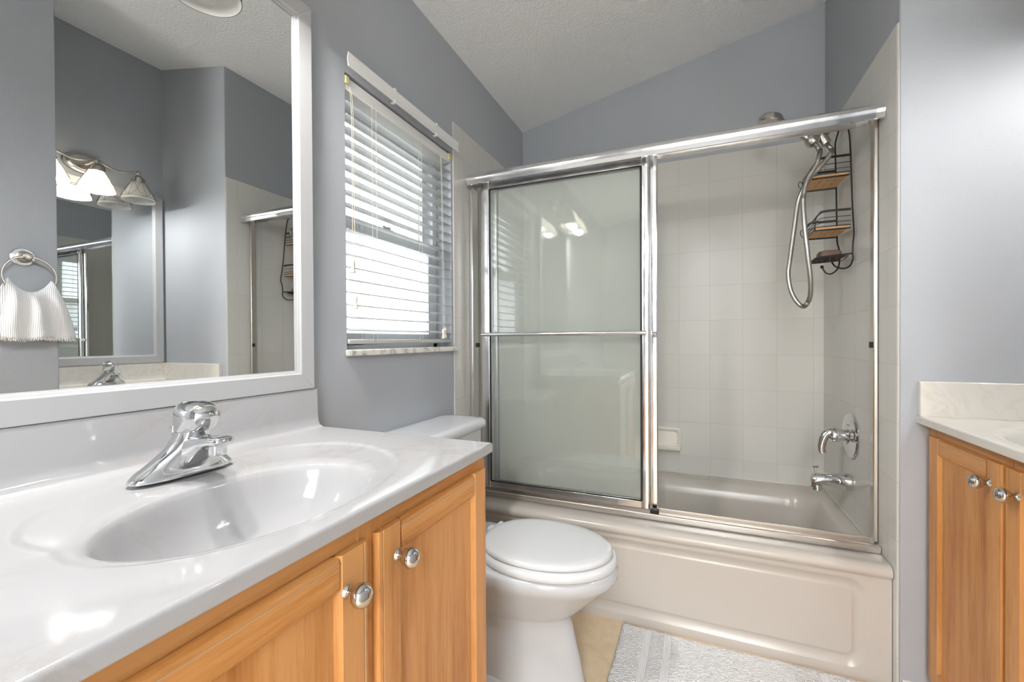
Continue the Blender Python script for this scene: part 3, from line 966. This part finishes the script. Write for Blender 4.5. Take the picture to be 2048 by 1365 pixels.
obj('tank', MB().loft([tank(0.030, 0.357), tank(0.018, 0.40), tank(0.008, 0.52), tank(0.004, 0.66), tank(0.003, 0.700)], True, True, True), M_PORC, to, ang=50)
obj('tank_lid', MB().loft([tank(-0.006, 0.7005), tank(-0.012, 0.704), tank(-0.013, 0.716), tank(-0.010, 0.729), tank(-0.002, 0.7355), tank(0.02, 0.7375), tank(0.06, 0.738)], True, True, True).map(lambda x, y, z: (max(x, 0.0035), y, z)), M_PORC, to, ang=60)
m = MB().lathe([(0.012, 0), (0.012, 0.010), (0.008, 0.014)], (0.214, TY - 0.17, 0.66), (1, 0, 0), n=14)
m.tube([(0.226, TY - 0.17, 0.66), (0.236, TY - 0.14, 0.657), (0.238, TY - 0.10, 0.650)], [0.006, 0.006, 0.007], 10)
obj('flush_lever', m, M_CHROME, to)
for sy in (-1, 1):
    obj('bolt_cap', MB().lathe([(0.016, 0), (0.016, 0.010), (0.010, 0.020), (0.0, 0.023)], (0.36, TY + sy * 0.118, FZ), n=16), M_PORC, to)
obj('base_flange', MB().loft([[(a, b, z) for a, b in rrect(0.10 + i, 0.46 - i, TY - 0.135 + i, TY + 0.135 - i, 0.06, 6)] for z, i in ((FZ, 0), (FZ + 0.010, 0), (FZ + 0.022, 0.012), (FZ + 0.04, 0.034))], True, True, True), M_PORC, to)
# shut-off valve and supply line by the wall
sp = thing('supply_valve', (0.03, TY - 0.19, 0.12), 'chrome water supply valve and line behind the toilet', 'valve')
m = MB().lathe([(0.025, 0), (0.024, 0.004), (0.008, 0.008), (0.008, 0.05)], (0.0, TY - 0.19, 0.12), (1, 0, 0), n=16)
m.lathe([(0.013, -0.02), (0.013, 0.02)], (0.05, TY - 0.19, 0.12), (0, 0, 1), n=14)
obj('valve_body', m, M_CHROME, sp)
obj('supply_line', MB().tube(spline([(0.05, TY - 0.19, 0.14), (0.06, TY - 0.195, 0.22), (0.085, TY - 0.175, 0.30), (0.09, TY - 0.17, 0.353)], 6), 0.005, 8), M_HOSE, sp)

# ------------------------------------------------------------------ vanities
def vanity(y0, y1, yd, lab, side_splash, front, yf, ybowl, yring, M_CTR):
    """own coordinates: x out of the wall, y along it. y0..y1 cabinet; yd: two doors; front: (frame, door, counter) depth."""
    FX, DX, CXF = front
    ZC = 0.8095
    cab = thing('vanity_cabinet', ((FX) / 2, (y0 + y1) / 2, FZ), lab['cabinet'], 'cabinet', 'maple bathroom cabinets')
    m = MB()
    zt, zb = ZC - 0.027, FZ + 0.095
    t = 0.018
    m.box(0.0, FX - t, y0, y0 + t, FZ, zt).box(0.0, FX - t, y1 - t, y1, FZ, zt).box(0.0, FX - t, y0 + t, y1 - t, zb, zb + t).box(0.0, 0.006, y0 + t, y1 - t, FZ, zt)
    m.box(FX - 0.08, FX - 0.065, y0 + t, y1 - t, FZ, zb)
    obj('cabinet_box', m, M_WOODZ, cab, smooth=False)
    ff = MB()
    a0, a1 = yd[0][0] + 0.012, yd[0][1] - 0.012
    b0, b1 = yd[1][0] + 0.012, yd[1][1] - 0.012
    for p, q in ((y0, a0), (a1, b0), (b1, y1)):
        ff.box(FX - t, FX, p, q, zb, zt)
    f = obj('face_frame', ff, M_WOODZ, cab, bevel=0.001)
    for p, q in ((a0, a1), (b0, b1)):
        for u, w in ((zt - 0.055, zt), (zb, zb + 0.04)):
            obj('frame_rail', MB().box(FX - t, FX - 0.0005, p, q, u, w), M_WOODY, f, bevel=0.001)
    z0, z1 = 0.052, 0.757
    sw, rw = 0.060, 0.052
    for n, (p, q) in enumerate(yd):
        h = 0.012
        # stiles with rounded outer edge and a bevel towards the panel
        def stile(a, b, flip):
            pr = [(FX + 0.0005, a), (FX + 0.004, a), (DX - 0.001, a + 0.004), (DX, a + 0.009), (DX - 0.0009, a + 0.0105), (DX - 0.0009, a + 0.0115), (DX, a + 0.0125), (DX, b - 0.009), (DX - 0.006, b - 0.004), (DX - 0.009, b), (FX + 0.0005, b)]
            if flip:
                pr = [(x, a + b - y) for x, y in pr]
            return pr
        m = MB().prism(stile(p, p + sw, False), 'z', z0, z1).prism(stile(q - sw, q, True), 'z', z0, z1)
        d = obj('cabinet_door', m, M_WOODZ, cab, ang=40)
        def rail(a, b, flip):
            pr = [(FX + 0.0005, a), (FX + 0.004, a), (DX - 0.0012, a + 0.004), (DX - 0.0003, a + 0.009), (DX - 0.0010, a + 0.0105), (DX - 0.0010, a + 0.0115), (DX - 0.0003, a + 0.0125), (DX - 0.0003, b - 0.009), (DX - 0.006, b - 0.004), (DX - 0.009, b), (FX + 0.0005, b)]
            if flip:
                pr = [(x, a + b - z) for x, z in pr]
            return pr
        for rl in (rail(z1 - rw, z1, True), rail(z0, z0 + rw, False)):
            obj('door_rail', MB().prism(rl, 'y', p + sw - 0.004, q - sw + 0.004), M_WOODY, d, ang=40)
        # thin pale worn line in the groove along the door's edge
        x = DX - 0.0006
        a_, b_ = x - 0.001, x
        g = MB().loft([[(a_, u, w), (b_, u, w), (b_, u2, w2), (a_, u2, w2)] for u, w, u2, w2 in
                       ((p + 0.0106, z0 + 0.011, p + 0.0114, z0 + 0.011), (p + 0.0106, z1 - 0.0106, p + 0.0114, z1 - 0.0114),
                        (q - 0.0106, z1 - 0.0106, q - 0.0114, z1 - 0.0114), (q - 0.0106, z0 + 0.011, q - 0.0114, z0 + 0.011))], True, True, True)
        obj('worn_edge_line', g, M_WOODIN, d, smooth=False)
        obj('door_panel', MB().box(FX + 0.0005, DX - 0.0085, p + sw - 0.006, q - sw + 0.006, z0 + rw - 0.006, z1 - rw + 0.006), M_WOODZ, d, smooth=False)
        ky = (q - 0.043) if n == 0 else (p + 0.045)
        k = MB().lathe([(0.0095, 0.0), (0.0085, 0.002), (0.0070, 0.004), (0.0066, 0.008), (0.0085, 0.0105), (0.0130, 0.0145), (0.0155, 0.0195), (0.0160, 0.0245), (0.0143, 0.0305), (0.0095, 0.035), (0.0, 0.0368)], (DX, ky, 0.705), (1, 0, 0), n=28)
        obj('knob', k, M_KNOB, d)
    # ---- countertop with the moulded basin
    ct = thing('vanity_countertop', (0.27, yring, ZC), lab['counter'], 'countertop', 'cultured marble vanity tops')
    bx, by = 0.352, ybowl
    bsx, bsy = 0.140, 0.190
    rx, ry = 0.255, yring
    cy0, cy1 = y0 - 0.002, y1 + 0.006
    X0, X1 = 0.0, CXF
    angs = [2 * PI * k / 128 for k in range(128)]
    for px in (X0, X1):
        for py in (cy0, cy1):
            a = math.atan2(py - by, px - bx) % (2 * PI)
            i = min(range(len(angs)), key=lambda q: abs(angs[q] - a))
            angs[i] = a
    def dirs(a):
        return math.cos(a), math.sin(a)
    def rect_r(a):
        cx, cyy = dirs(a)
        ts = []
        if cx > 1e-9: ts.append((X1 - bx) / cx)
        if cx < -1e-9: ts.append((X0 - bx) / cx)
        if cyy > 1e-9: ts.append((cy1 - by) / cyy)
        if cyy < -1e-9: ts.append((cy0 - by) / cyy)
        return min(ts)
    def bowl_r(a):
        cx, cyy = dirs(a)
        return 1 / math.sqrt((cx / bsx) ** 2 + (cyy / bsy) ** 2)
    def ring_r(a):
        cx, cyy = dirs(a)
        best = 0
        for k in range(1, 400):
            t = k * 0.001
            x, y = bx + cx * t - rx, by + cyy * t - ry
            sx = 0.250 if x > 0 else 0.180
            if (x / sx) ** 2 + (y / 0.262) ** 2 <= 1:
                best = t
            else:
                break
        return best
    RR = [rect_r(a) for a in angs]
    BR = [bowl_r(a) for a in angs]
    GR = [min(max(ring_r(a), BR[i] * 1.06 + 0.016), RR[i] - 0.014) for i, a in enumerate(angs)]
    def loop(f):
        out = []
        for i, a in enumerate(angs):
            r, z = f(i)
            cx, cyy = dirs(a)
            out.append((bx + cx * r, by + cyy * r, ZC + z))
        return out
    def edge(i, k, z):
        return (RR[i], z)
    def inset(lp, d, z):
        # pull the rectangle's points in by d on x and y
        return [(min(max(x, X0 + d), X1 - d), min(max(y, cy0 + d), cy1 - d), ZC + z) for x, y, _ in lp]
    R0 = loop(lambda i: (RR[i], 0))
    loops = [inset(R0, 0.003, -0.0235), inset(R0, 0.0008, -0.0225), inset(R0, 0.0, -0.0205), inset(R0, 0.0, -0.0195), inset(R0, 0.0, -0.0062), inset(R0, 0.0, -0.0052), inset(R0, 0.0012, -0.0018), inset(R0, 0.0045, 0.0), inset(R0, 0.0058, 0.0)]
    loops += [loop(lambda i: (GR[i] + 0.004, 0.0)), loop(lambda i: (GR[i] - 0.001, -0.0008)), loop(lambda i: (GR[i] - 0.006, -0.0032)), loop(lambda i: (max(GR[i] - 0.014, BR[i] * 1.035), -0.0044))]
    loops += [loop(lambda i: (max(BR[i] * 1.03, BR[i] + (GR[i] - 0.014 - BR[i]) * 0.35), -0.0055)), loop(lambda i: (BR[i] * 1.02, -0.0068))]
    for sc, z in ((0.995, -0.0095), (0.97, -0.018), (0.94, -0.033), (0.90, -0.053), (0.83, -0.078), (0.73, -0.098), (0.60, -0.112), (0.45, -0.120), (0.30, -0.1245), (0.15, -0.127)):
        loops.append(loop(lambda i, sc=sc, z=z: (BR[i] * sc, z)))
    obj('basin_top', MB().loft(loops, True, False, True), M_CTR, ct, ang=60)
    sp = [(0.0, -0.002), (0.0, 0.1025), (0.0165, 0.1025), (0.019, 0.1005), (0.0198, 0.096), (0.021, 0.030), (0.023, 0.016), (0.028, 0.006), (0.036, 0.0015), (0.046, -0.0005)]
    sp = [(a, ZC + b) for a, b in sp]
    obj('backsplash', MB().prism(sp, 'y', cy0, cy1 - 0.004), M_CTR, ct, bevel=0.0015, ang=50)
    if side_splash:
        obj('side_splash', MB().box(0.021, CXF - 0.002, cy0 - 0.001 + 0.0, cy0 + 0.019, ZC - 0.001, ZC + 0.1025), M_CTR, ct, bevel=0.003)
    dr = MB().lathe([(0.022, 0.0), (0.023, 0.002), (0.019, 0.003), (0.016, 0.001), (0.0, 0.0015)], (bx, by, ZC - 0.127), n=24)
    obj('drain', dr, M_CHROME, ct)
    # ---- single handle centerset faucet
    fx = 0.132
    fa = thing('faucet', (fx, yf, ZC), lab['faucet'], 'faucet', 'chrome basin faucets')
    m = MB()
    def oval(xc, hx, hy, z, e=2.4, n=40):
        P = []
        for k in range(n):
            a = 2 * PI * k / n
            P.append((fx + xc + hx * math.copysign(abs(math.cos(a)) ** (2 / e), math.cos(a)), yf + hy * math.copysign(abs(math.sin(a)) ** (2 / e), math.sin(a)), ZC + z))
        return P
    m.loft([oval(0, 0.030, 0.081, 0.0005), oval(0, 0.031, 0.082, 0.003), oval(0, 0.030, 0.080, 0.007), oval(0.001, 0.0285, 0.072, 0.015), oval(0.004, 0.029, 0.060, 0.024, 2.2), oval(0.009, 0.030, 0.047, 0.036, 2.1),
            oval(0.015, 0.030, 0.036, 0.048, 2), oval(0.020, 0.029, 0.029, 0.060, 2), oval(0.024, 0.028, 0.026, 0.070, 2), oval(0.026, 0.0275, 0.0252, 0.077, 2)], True, True, True)
    # spout with the solid web below it
    L = []
    for xc, z, hy, hz in ((0.005, 0.036, 0.030, 0.033), (0.026, 0.040, 0.0265, 0.031), (0.046, 0.048, 0.0225, 0.022), (0.066, 0.0575, 0.0195, 0.0120), (0.086, 0.0625, 0.0185, 0.0085), (0.104, 0.0640, 0.0175, 0.0078), (0.112, 0.0640, 0.0150, 0.0068), (0.1155, 0.0638, 0.009, 0.004)):
        L.append([(fx + xc, yf + hy * math.copysign(abs(math.cos(a)) ** 0.55, math.cos(a)), ZC + z + hz * math.copysign(abs(math.sin(a)) ** 0.7, math.sin(a))) for a in [2 * PI * k / 28 for k in range(28)]])
    m.loft(L, True, True, True)
    obj('faucet_body', m, M_CHROME, fa, ang=60)
    obj('aerator', MB().lathe([(0.0125, 0.0), (0.0135, 0.001), (0.0135, 0.018)], (fx + 0.092, yf, ZC + 0.0405), n=20), M_CHROME, fa)
    L = []
    for xc, hx, hy, z in ((0.028, 0.0285, 0.0255, 0.0775), (0.030, 0.0310, 0.0268, 0.080), (0.034, 0.0355, 0.0285, 0.087), (0.037, 0.0390, 0.0298, 0.096), (0.0385, 0.0405, 0.0300, 0.104), (0.038, 0.0395, 0.0290, 0.111), (0.036, 0.0360, 0.0265, 0.1175), (0.034, 0.0295, 0.0215, 0.1230), (0.032, 0.0205, 0.0150, 0.1268), (0.031, 0.010, 0.0075, 0.1288)):
        L.append(oval(xc, hx, hy, z, 2.1))
    h = obj('faucet_handle', MB().loft(L, True, True, True), M_CHROME, fa, ang=60)
    obj('temperature_dot', MB().lathe([(0.0034, 0), (0.0034, 0.0008)], (fx + 0.037 + 0.0352, yf - 0.0128, ZC + 0.1005), (0.85, -0.53, -0.1), n=14), M_DOT, h)
    obj('lift_rod', MB().tube([(fx - 0.028, yf, ZC + 0.006), (fx - 0.028, yf, ZC + 0.070)], 0.0025, 8).lathe([(0.003, 0), (0.006, 0.003), (0.006, 0.010), (0.002, 0.013)], (fx - 0.028, yf, ZC + 0.068), n=12), M_CHROME, fa)
    return


vanity(0.058, 0.866, [(0.129, 0.483), (0.501, 0.855)],
       {'cabinet': 'honey maple vanity cabinet with two doors beside the toilet',
        'counter': 'glossy white marble vanity top with oval basin beside the toilet',
        'faucet': 'large chrome single-handle faucet on the white vanity top beside the toilet'}, False, (0.524, 0.5355, 0.5425), 0.472, 0.447, 0.492, M_CTR)
YC2 = 1.291
XF[0] = lambda x, y, z: (X2 - x, 2 * YC2 - y, z)
vanity(0.945, 1.637, [(0.968, 1.293), (1.301, 1.614)],
       {'cabinet': 'honey maple vanity cabinet in the alcove right of the tub',
        'counter': 'cream white marble vanity top against the grey alcove wall by the tub',
        'faucet': 'small chrome faucet seen in the mirror on the alcove vanity top'}, True, (0.516, 0.529, 0.546), 1.291, 1.291, 1.291, M_CTR2)
XF[0] = lambda x, y, z: (x, y, z)

# ------------------------------------------------------------------ framed mirrors
def mirror(y0, y1, z0, z1, label):
    o = thing('wall_mirror', (0, (y0 + y1) / 2, z0), label, 'mirror', 'white framed mirrors')
    w = 0.050
    m = MB()
    def piece(a, b):
        # a,b: outer corners; profile from outer edge to inner edge
        (ya, za), (yb, zb) = a, b
        cy_, cz_ = (y0 + y1) / 2, (z0 + z1) / 2
        L = []
        for (yy, zz) in (a, b):
            sy, sz = (1 if yy < cy_ else -1), (1 if zz < cz_ else -1)
            P = []
            for d, x in ((0, 0.001), (0.0, 0.019), (0.0015, 0.0205), (0.040, 0.0205), (0.042, 0.019), (0.043, 0.0155), (0.046, 0.0145), (0.0465, 0.0115), (w, 0.0105), (w, 0.001)):
                P.append((x, yy + sy * d, zz + sz * d))
            L.append(P)
        # a hair of a gap at each mitre
        e = Vector((0, yb - ya, zb - za)).normalized() * 0.0004
        L = [[tuple(Vector(p) + e) for p in L[0]], [tuple(Vector(p) - e) for p in L[1]]]
        m.loft(L, True, True, True)
    C4 = [(y0, z0), (y1, z0), (y1, z1), (y0, z1)]
    for i in range(4):
        piece(C4[i], C4[(i + 1) % 4])
    obj('mirror_frame', m, M_FRAME, o, ang=30)
    obj('mirror_glass', MB().box(0.0015, 0.0075, y0 + w - 0.004, y1 - w + 0.004, z0 + w - 0.004, z1 - w + 0.004), M_MIRROR, o, smooth=False)
mirror(0.10, 0.8583, 0.9130, 1.9275, 'large white-framed mirror on the left wall above the white vanity')
XF[0] = lambda x, y, z: (X2 - x, 2 * YC2 - y, z)
mirror(0.957, 1.625, 0.9135, 1.930, 'white-framed mirror in the alcove, seen reflected under its wall lights')
XF[0] = lambda x, y, z: (x, y, z)

# ------------------------------------------------------------------ vanity lights
def vanity_light(yc, zb, label, lit, power):
    o = thing('vanity_light', (0, yc, zb), label, 'wall light', 'three-shade vanity lights')
    m = MB()
    def ov(k, x):
        return [(x, yc + 0.092 * k * math.cos(a), zb + 0.004 + 0.055 * k * math.sin(a)) for a in [2 * PI * i / 40 for i in range(40)]]
    m.loft([ov(1, 0.001), ov(1.0, 0.008), ov(0.95, 0.014), ov(0.80, 0.018), ov(0.74, 0.024), ov(0.60, 0.027)], True, False, True)
    obj('backplate', m, M_NICKEL, o)
    X = 0.128
    pts = []
    for i in range(49):
        t = i / 24 - 1
        pts.append((X, yc + t * 0.187, zb - 0.020 * math.sin(PI * (abs(t))) ** 2))
    m = MB().tube(pts, 0.0058, 10).tube([(0.02, yc, zb), (X, yc, zb)], 0.008, 12)
    obj('light_bar', m, M_NICKEL, o)
    for k in (-1, 0, 1):
        y = yc + 0.187 * k
        on = lit[k + 1]
        m = MB().lathe([(0.0, 0.012), (0.008, 0.010), (0.0118, 0.002), (0.010, -0.008), (0.009, -0.012), (0.014, -0.018), (0.026, -0.028), (0.029, -0.032), (0.029, -0.040), (0.032, -0.042), (0.032, -0.054), (0.028, -0.056), (0.0, -0.056)], (X, y, zb), n=28)
        cup = obj('shade_holder', m, M_NICKEL, o)
        prof = [(0.029, -0.050), (0.034, -0.060), (0.042, -0.075), (0.051, -0.093), (0.060, -0.112), (0.068, -0.131), (0.0775, -0.158), (0.0765, -0.1585), (0.0665, -0.131), (0.058, -0.112), (0.049, -0.093), (0.040, -0.075), (0.032, -0.060), (0.027, -0.051)]
        sh = obj('glass_shade', MB().lathe(prof, (X, y, zb), n=40, cap0=False, cap1=False), M_SHADE_LIT if on else M_SHADE, cup, ang=60)
        ld = MB()
        def pt(t, ang):
            rr, hh = 0.030 + (0.0785 - 0.030) * t ** 0.85, -0.052 - 0.090 * t
            return (X + rr * math.cos(ang), y + rr * math.sin(ang), zb + hh)
        for q in range(6):
            a = 2 * PI * q / 6
            ld.tube([pt(t / 10, a) for t in range(11)], 0.0007, 5)
            for s in (-1, 1):
                ld.tube([pt(t / 12, a + s * 0.50 * math.sin(PI * min(1, t / 12)) ** 0.8) for t in range(13)], 0.0007, 5)
        rl = 0.0735
        ld.tube([(X + rl * math.cos(a), y + rl * math.sin(a), zb - 0.142) for a in [2 * PI * i / 40 for i in range(40)]], 0.0007, 5, closed=True)
        ld.tube([(X + 0.0778 * math.cos(a), y + 0.0778 * math.sin(a), zb - 0.158) for a in [2 * PI * i / 40 for i in range(40)]], 0.0009, 5, closed=True)
        obj('leading', ld, M_LEAD, cup)
        bp = [(0.012, -0.056), (0.014, -0.066), (0.024, -0.085), (0.029, -0.102), (0.027, -0.118), (0.018, -0.130), (0.0, -0.135)]
        obj('light_bulb', MB().lathe(bp, (X, y, zb), n=20), M_BULB if on else M_BULBOFF, cup)
        if on:
            L = bpy.data.lights.new('bulb_light', 'POINT')
            L.energy, L.color, L.shadow_soft_size = power, (1.0, 0.975, 0.94), 0.035
            lo_ = bpy.data.objects.new('bulb_light', L)
            COL.objects.link(lo_)
            lo_.parent = cup
            lo_.location = Vector(XF[0](X, y, zb - 0.140)) - wloc(cup)
vanity_light(0.478, 2.028, 'three-shade nickel wall light above the large mirror on the left wall', (True, True, False), 12.5)
XF[0] = lambda x, y, z: (X2 - x, 2 * YC2 - y, z)
vanity_light(2 * YC2 - 1.260, 2.005, 'three-shade nickel wall light seen in the mirror, above the alcove mirror', (False, True, True), 5.4)
XF[0] = lambda x, y, z: (x, y, z)

# ------------------------------------------------------------------ towel ring and hand towel (on the wall opposite the mirror)
tr = thing('towel_ring', (XT, 0.838, 1.388), 'round brushed nickel towel ring on grey wall, seen in the mirror', 'towel ring')
m = MB().lathe([(0.036, 0), (0.036, 0.003), (0.033, 0.007), (0.031, 0.007), (0.029, 0.010), (0.026, 0.010), (0.024, 0.013), (0.016, 0.015), (0.011, 0.020), (0.010, 0.038), (0.0135, 0.042), (0.0135, 0.052), (0.009, 0.056), (0.0, 0.057)], (XT, 0.838, 1.385), (-1, 0, 0), n=32)
obj('wall_plate', m, M_NICKEL, tr)
RC = (XT - 0.047, 0.842, 1.306)
obj('ring', MB().tube([(RC[0], RC[1] + 0.077 * math.sin(a), RC[2] + 0.077 * math.cos(a)) for a in [2 * PI * k / 56 for k in range(56)]], 0.0042, 10, closed=True), M_NICKEL, tr)

tw = thing('hand_towel', (RC[0], 0.845, 1.05), 'white ribbed hand towel hanging through the towel ring, seen in the mirror', 'towel')
m = MB()
NU, NV = 60, 46
rows = []
for j in range(NV + 1):
    v = j / NV                      # 0 front hem -> 0.5 fold over the ring -> 1 back hem
    s = abs(v - 0.5) * 2            # 0 at the fold, 1 at the hem
    row = []
    for i in range(NU + 1):
        u = i / NU * 2 - 1
        half = 0.062 + 0.045 * min(1, s * 1.15) ** 0.8
        yc = 0.843 + 0.027 * s * (1 if v < 0.5 else -0.3)
        y = yc + half * u
        fold_z = RC[2] - math.sqrt(max(0.0771 ** 2 - (u * 0.060) ** 2, 0)) + 0.008 + 0.026 * abs(u) ** 2
        L = 0.180 if v < 0.5 else 0.176
        z = fold_z - (fold_z - (1.058 if v < 0.5 else 1.052)) * s ** 1.05 + 0.004 * math.sin(u * 5 + 1) * s
        pl = math.sin(u * 8.5 + 0.6 + 0.8 * s) * 0.012 * (1 - 0.35 * s) + math.sin(u * 3.6 + 2) * 0.007 + math.sin(u * 17 + 3 * s) * 0.003 * (1 - s)
        th = (0.0075 + 0.010 * math.sin(PI * min(1, s * 1.2)) + 0.004 * s)
        x = RC[0] - (th + pl * min(1, s * 3) if v < 0.5 else -(th - pl * 0.5 * min(1, s * 3)))
        if s < 0.06:
            x = RC[0] + (v - 0.5) / 0.03 * 0.0095
            z += 0.004 * (1 - (s / 0.06) ** 2)
        if j == 0 or j == NV:
            z += random.uniform(-0.004, 0.002)
        row.append((x, y, z))
    rows.append(row)
m.loft(rows, False)
cloth = obj('towel_cloth', m, M_TOWEL, tw, ang=80, solid=0.003)
m = MB()
for i in range(70):
    u = (i + 0.5) / 70 * NU
    a = Vector(rows[0][int(u)]) 
    b_ = Vector(rows[0][min(NU, int(u) + 1)])
    p = a.lerp(b_, u - int(u))
    q = p + Vector((random.uniform(-0.003, 0.002), random.uniform(-0.003, 0.003), -random.uniform(0.006, 0.011)))
    m.tube([p + Vector((0, 0, 0.003)), q], 0.0010, 4)
obj('fringe', m, M_TOWEL, cloth)
m = MB().box(RC[0] - 0.006, RC[0] - 0.004, 0.955, 0.982, 1.090, 1.106)
obj('cloth_tag', m, M_LAV, cloth, bevel=0.001)

# ------------------------------------------------------------------ bath mat
bmt = thing('bath_mat', (1.1, 1.40, FZ), 'white terry bath mat with flat woven bands lying in front of the tub', 'bath mat')
MX0, MX1, MY0, MY1 = 0.706, 1.50, 1.12, 1.648
m = MB()
nx, ny = 160, 90
def mz(x, y):
    b = 0
    for c_ in (0.800, 0.868):
        if abs(x - c_) < 0.013:
            b = 1
    for c_ in (1.406, 1.338):
        if abs(x - c_) < 0.013:
            b = 1
    e = min(x - MX0, MX1 - x, y - MY0, MY1 - y)
    z = 0.013 if not b else 0.0095
    if e < 0.010:
        z = 0.012
    z += random.uniform(-0.0012, 0.0012) * (0 if b else 1)
    return FZ + z * min(1, (e + 0.002) / 0.006)
xs = [MX0 + (MX1 - MX0) * i / nx for i in range(nx + 1)]
ysm = [MY0 + (MY1 - MY0) * j / ny for j in range(ny + 1)]
grid = [[(x + 0.0025 * math.sin(y * 9), y + 0.002 * math.sin(x * 11), mz(x, y)) for y in ysm] for x in xs]
m.loft(grid, False)
edge_top = [grid[i][0] for i in range(nx + 1)] + [grid[nx][j] for j in range(1, ny + 1)] + [grid[i][ny] for i in range(nx - 1, -1, -1)] + [grid[0][j] for j in range(ny - 1, 0, -1)]
m.loft([edge_top, [(a, b_, FZ + 0.0008) for a, b_, _ in edge_top]], True, False, True)
obj('terry_pile', m, M_MAT, bmt, ang=80)
for c_ in (0.800, 0.868, 1.406, 1.338):
    yy = [MY0 + 0.012 + (MY1 - MY0 - 0.024) * k / 40 for k in range(41)]
    pf = [(d * 0.001, 0.0095 + 0.0022 * abs(math.sin(d * PI / 6))) for d in range(-12, 13)]
    obj('woven_band', MB().loft([[(c_ + d + 0.0025 * math.sin(y * 9), y, FZ + h) for d, h in pf] for y in yy], False), M_MATBAND, bmt, ang=80)
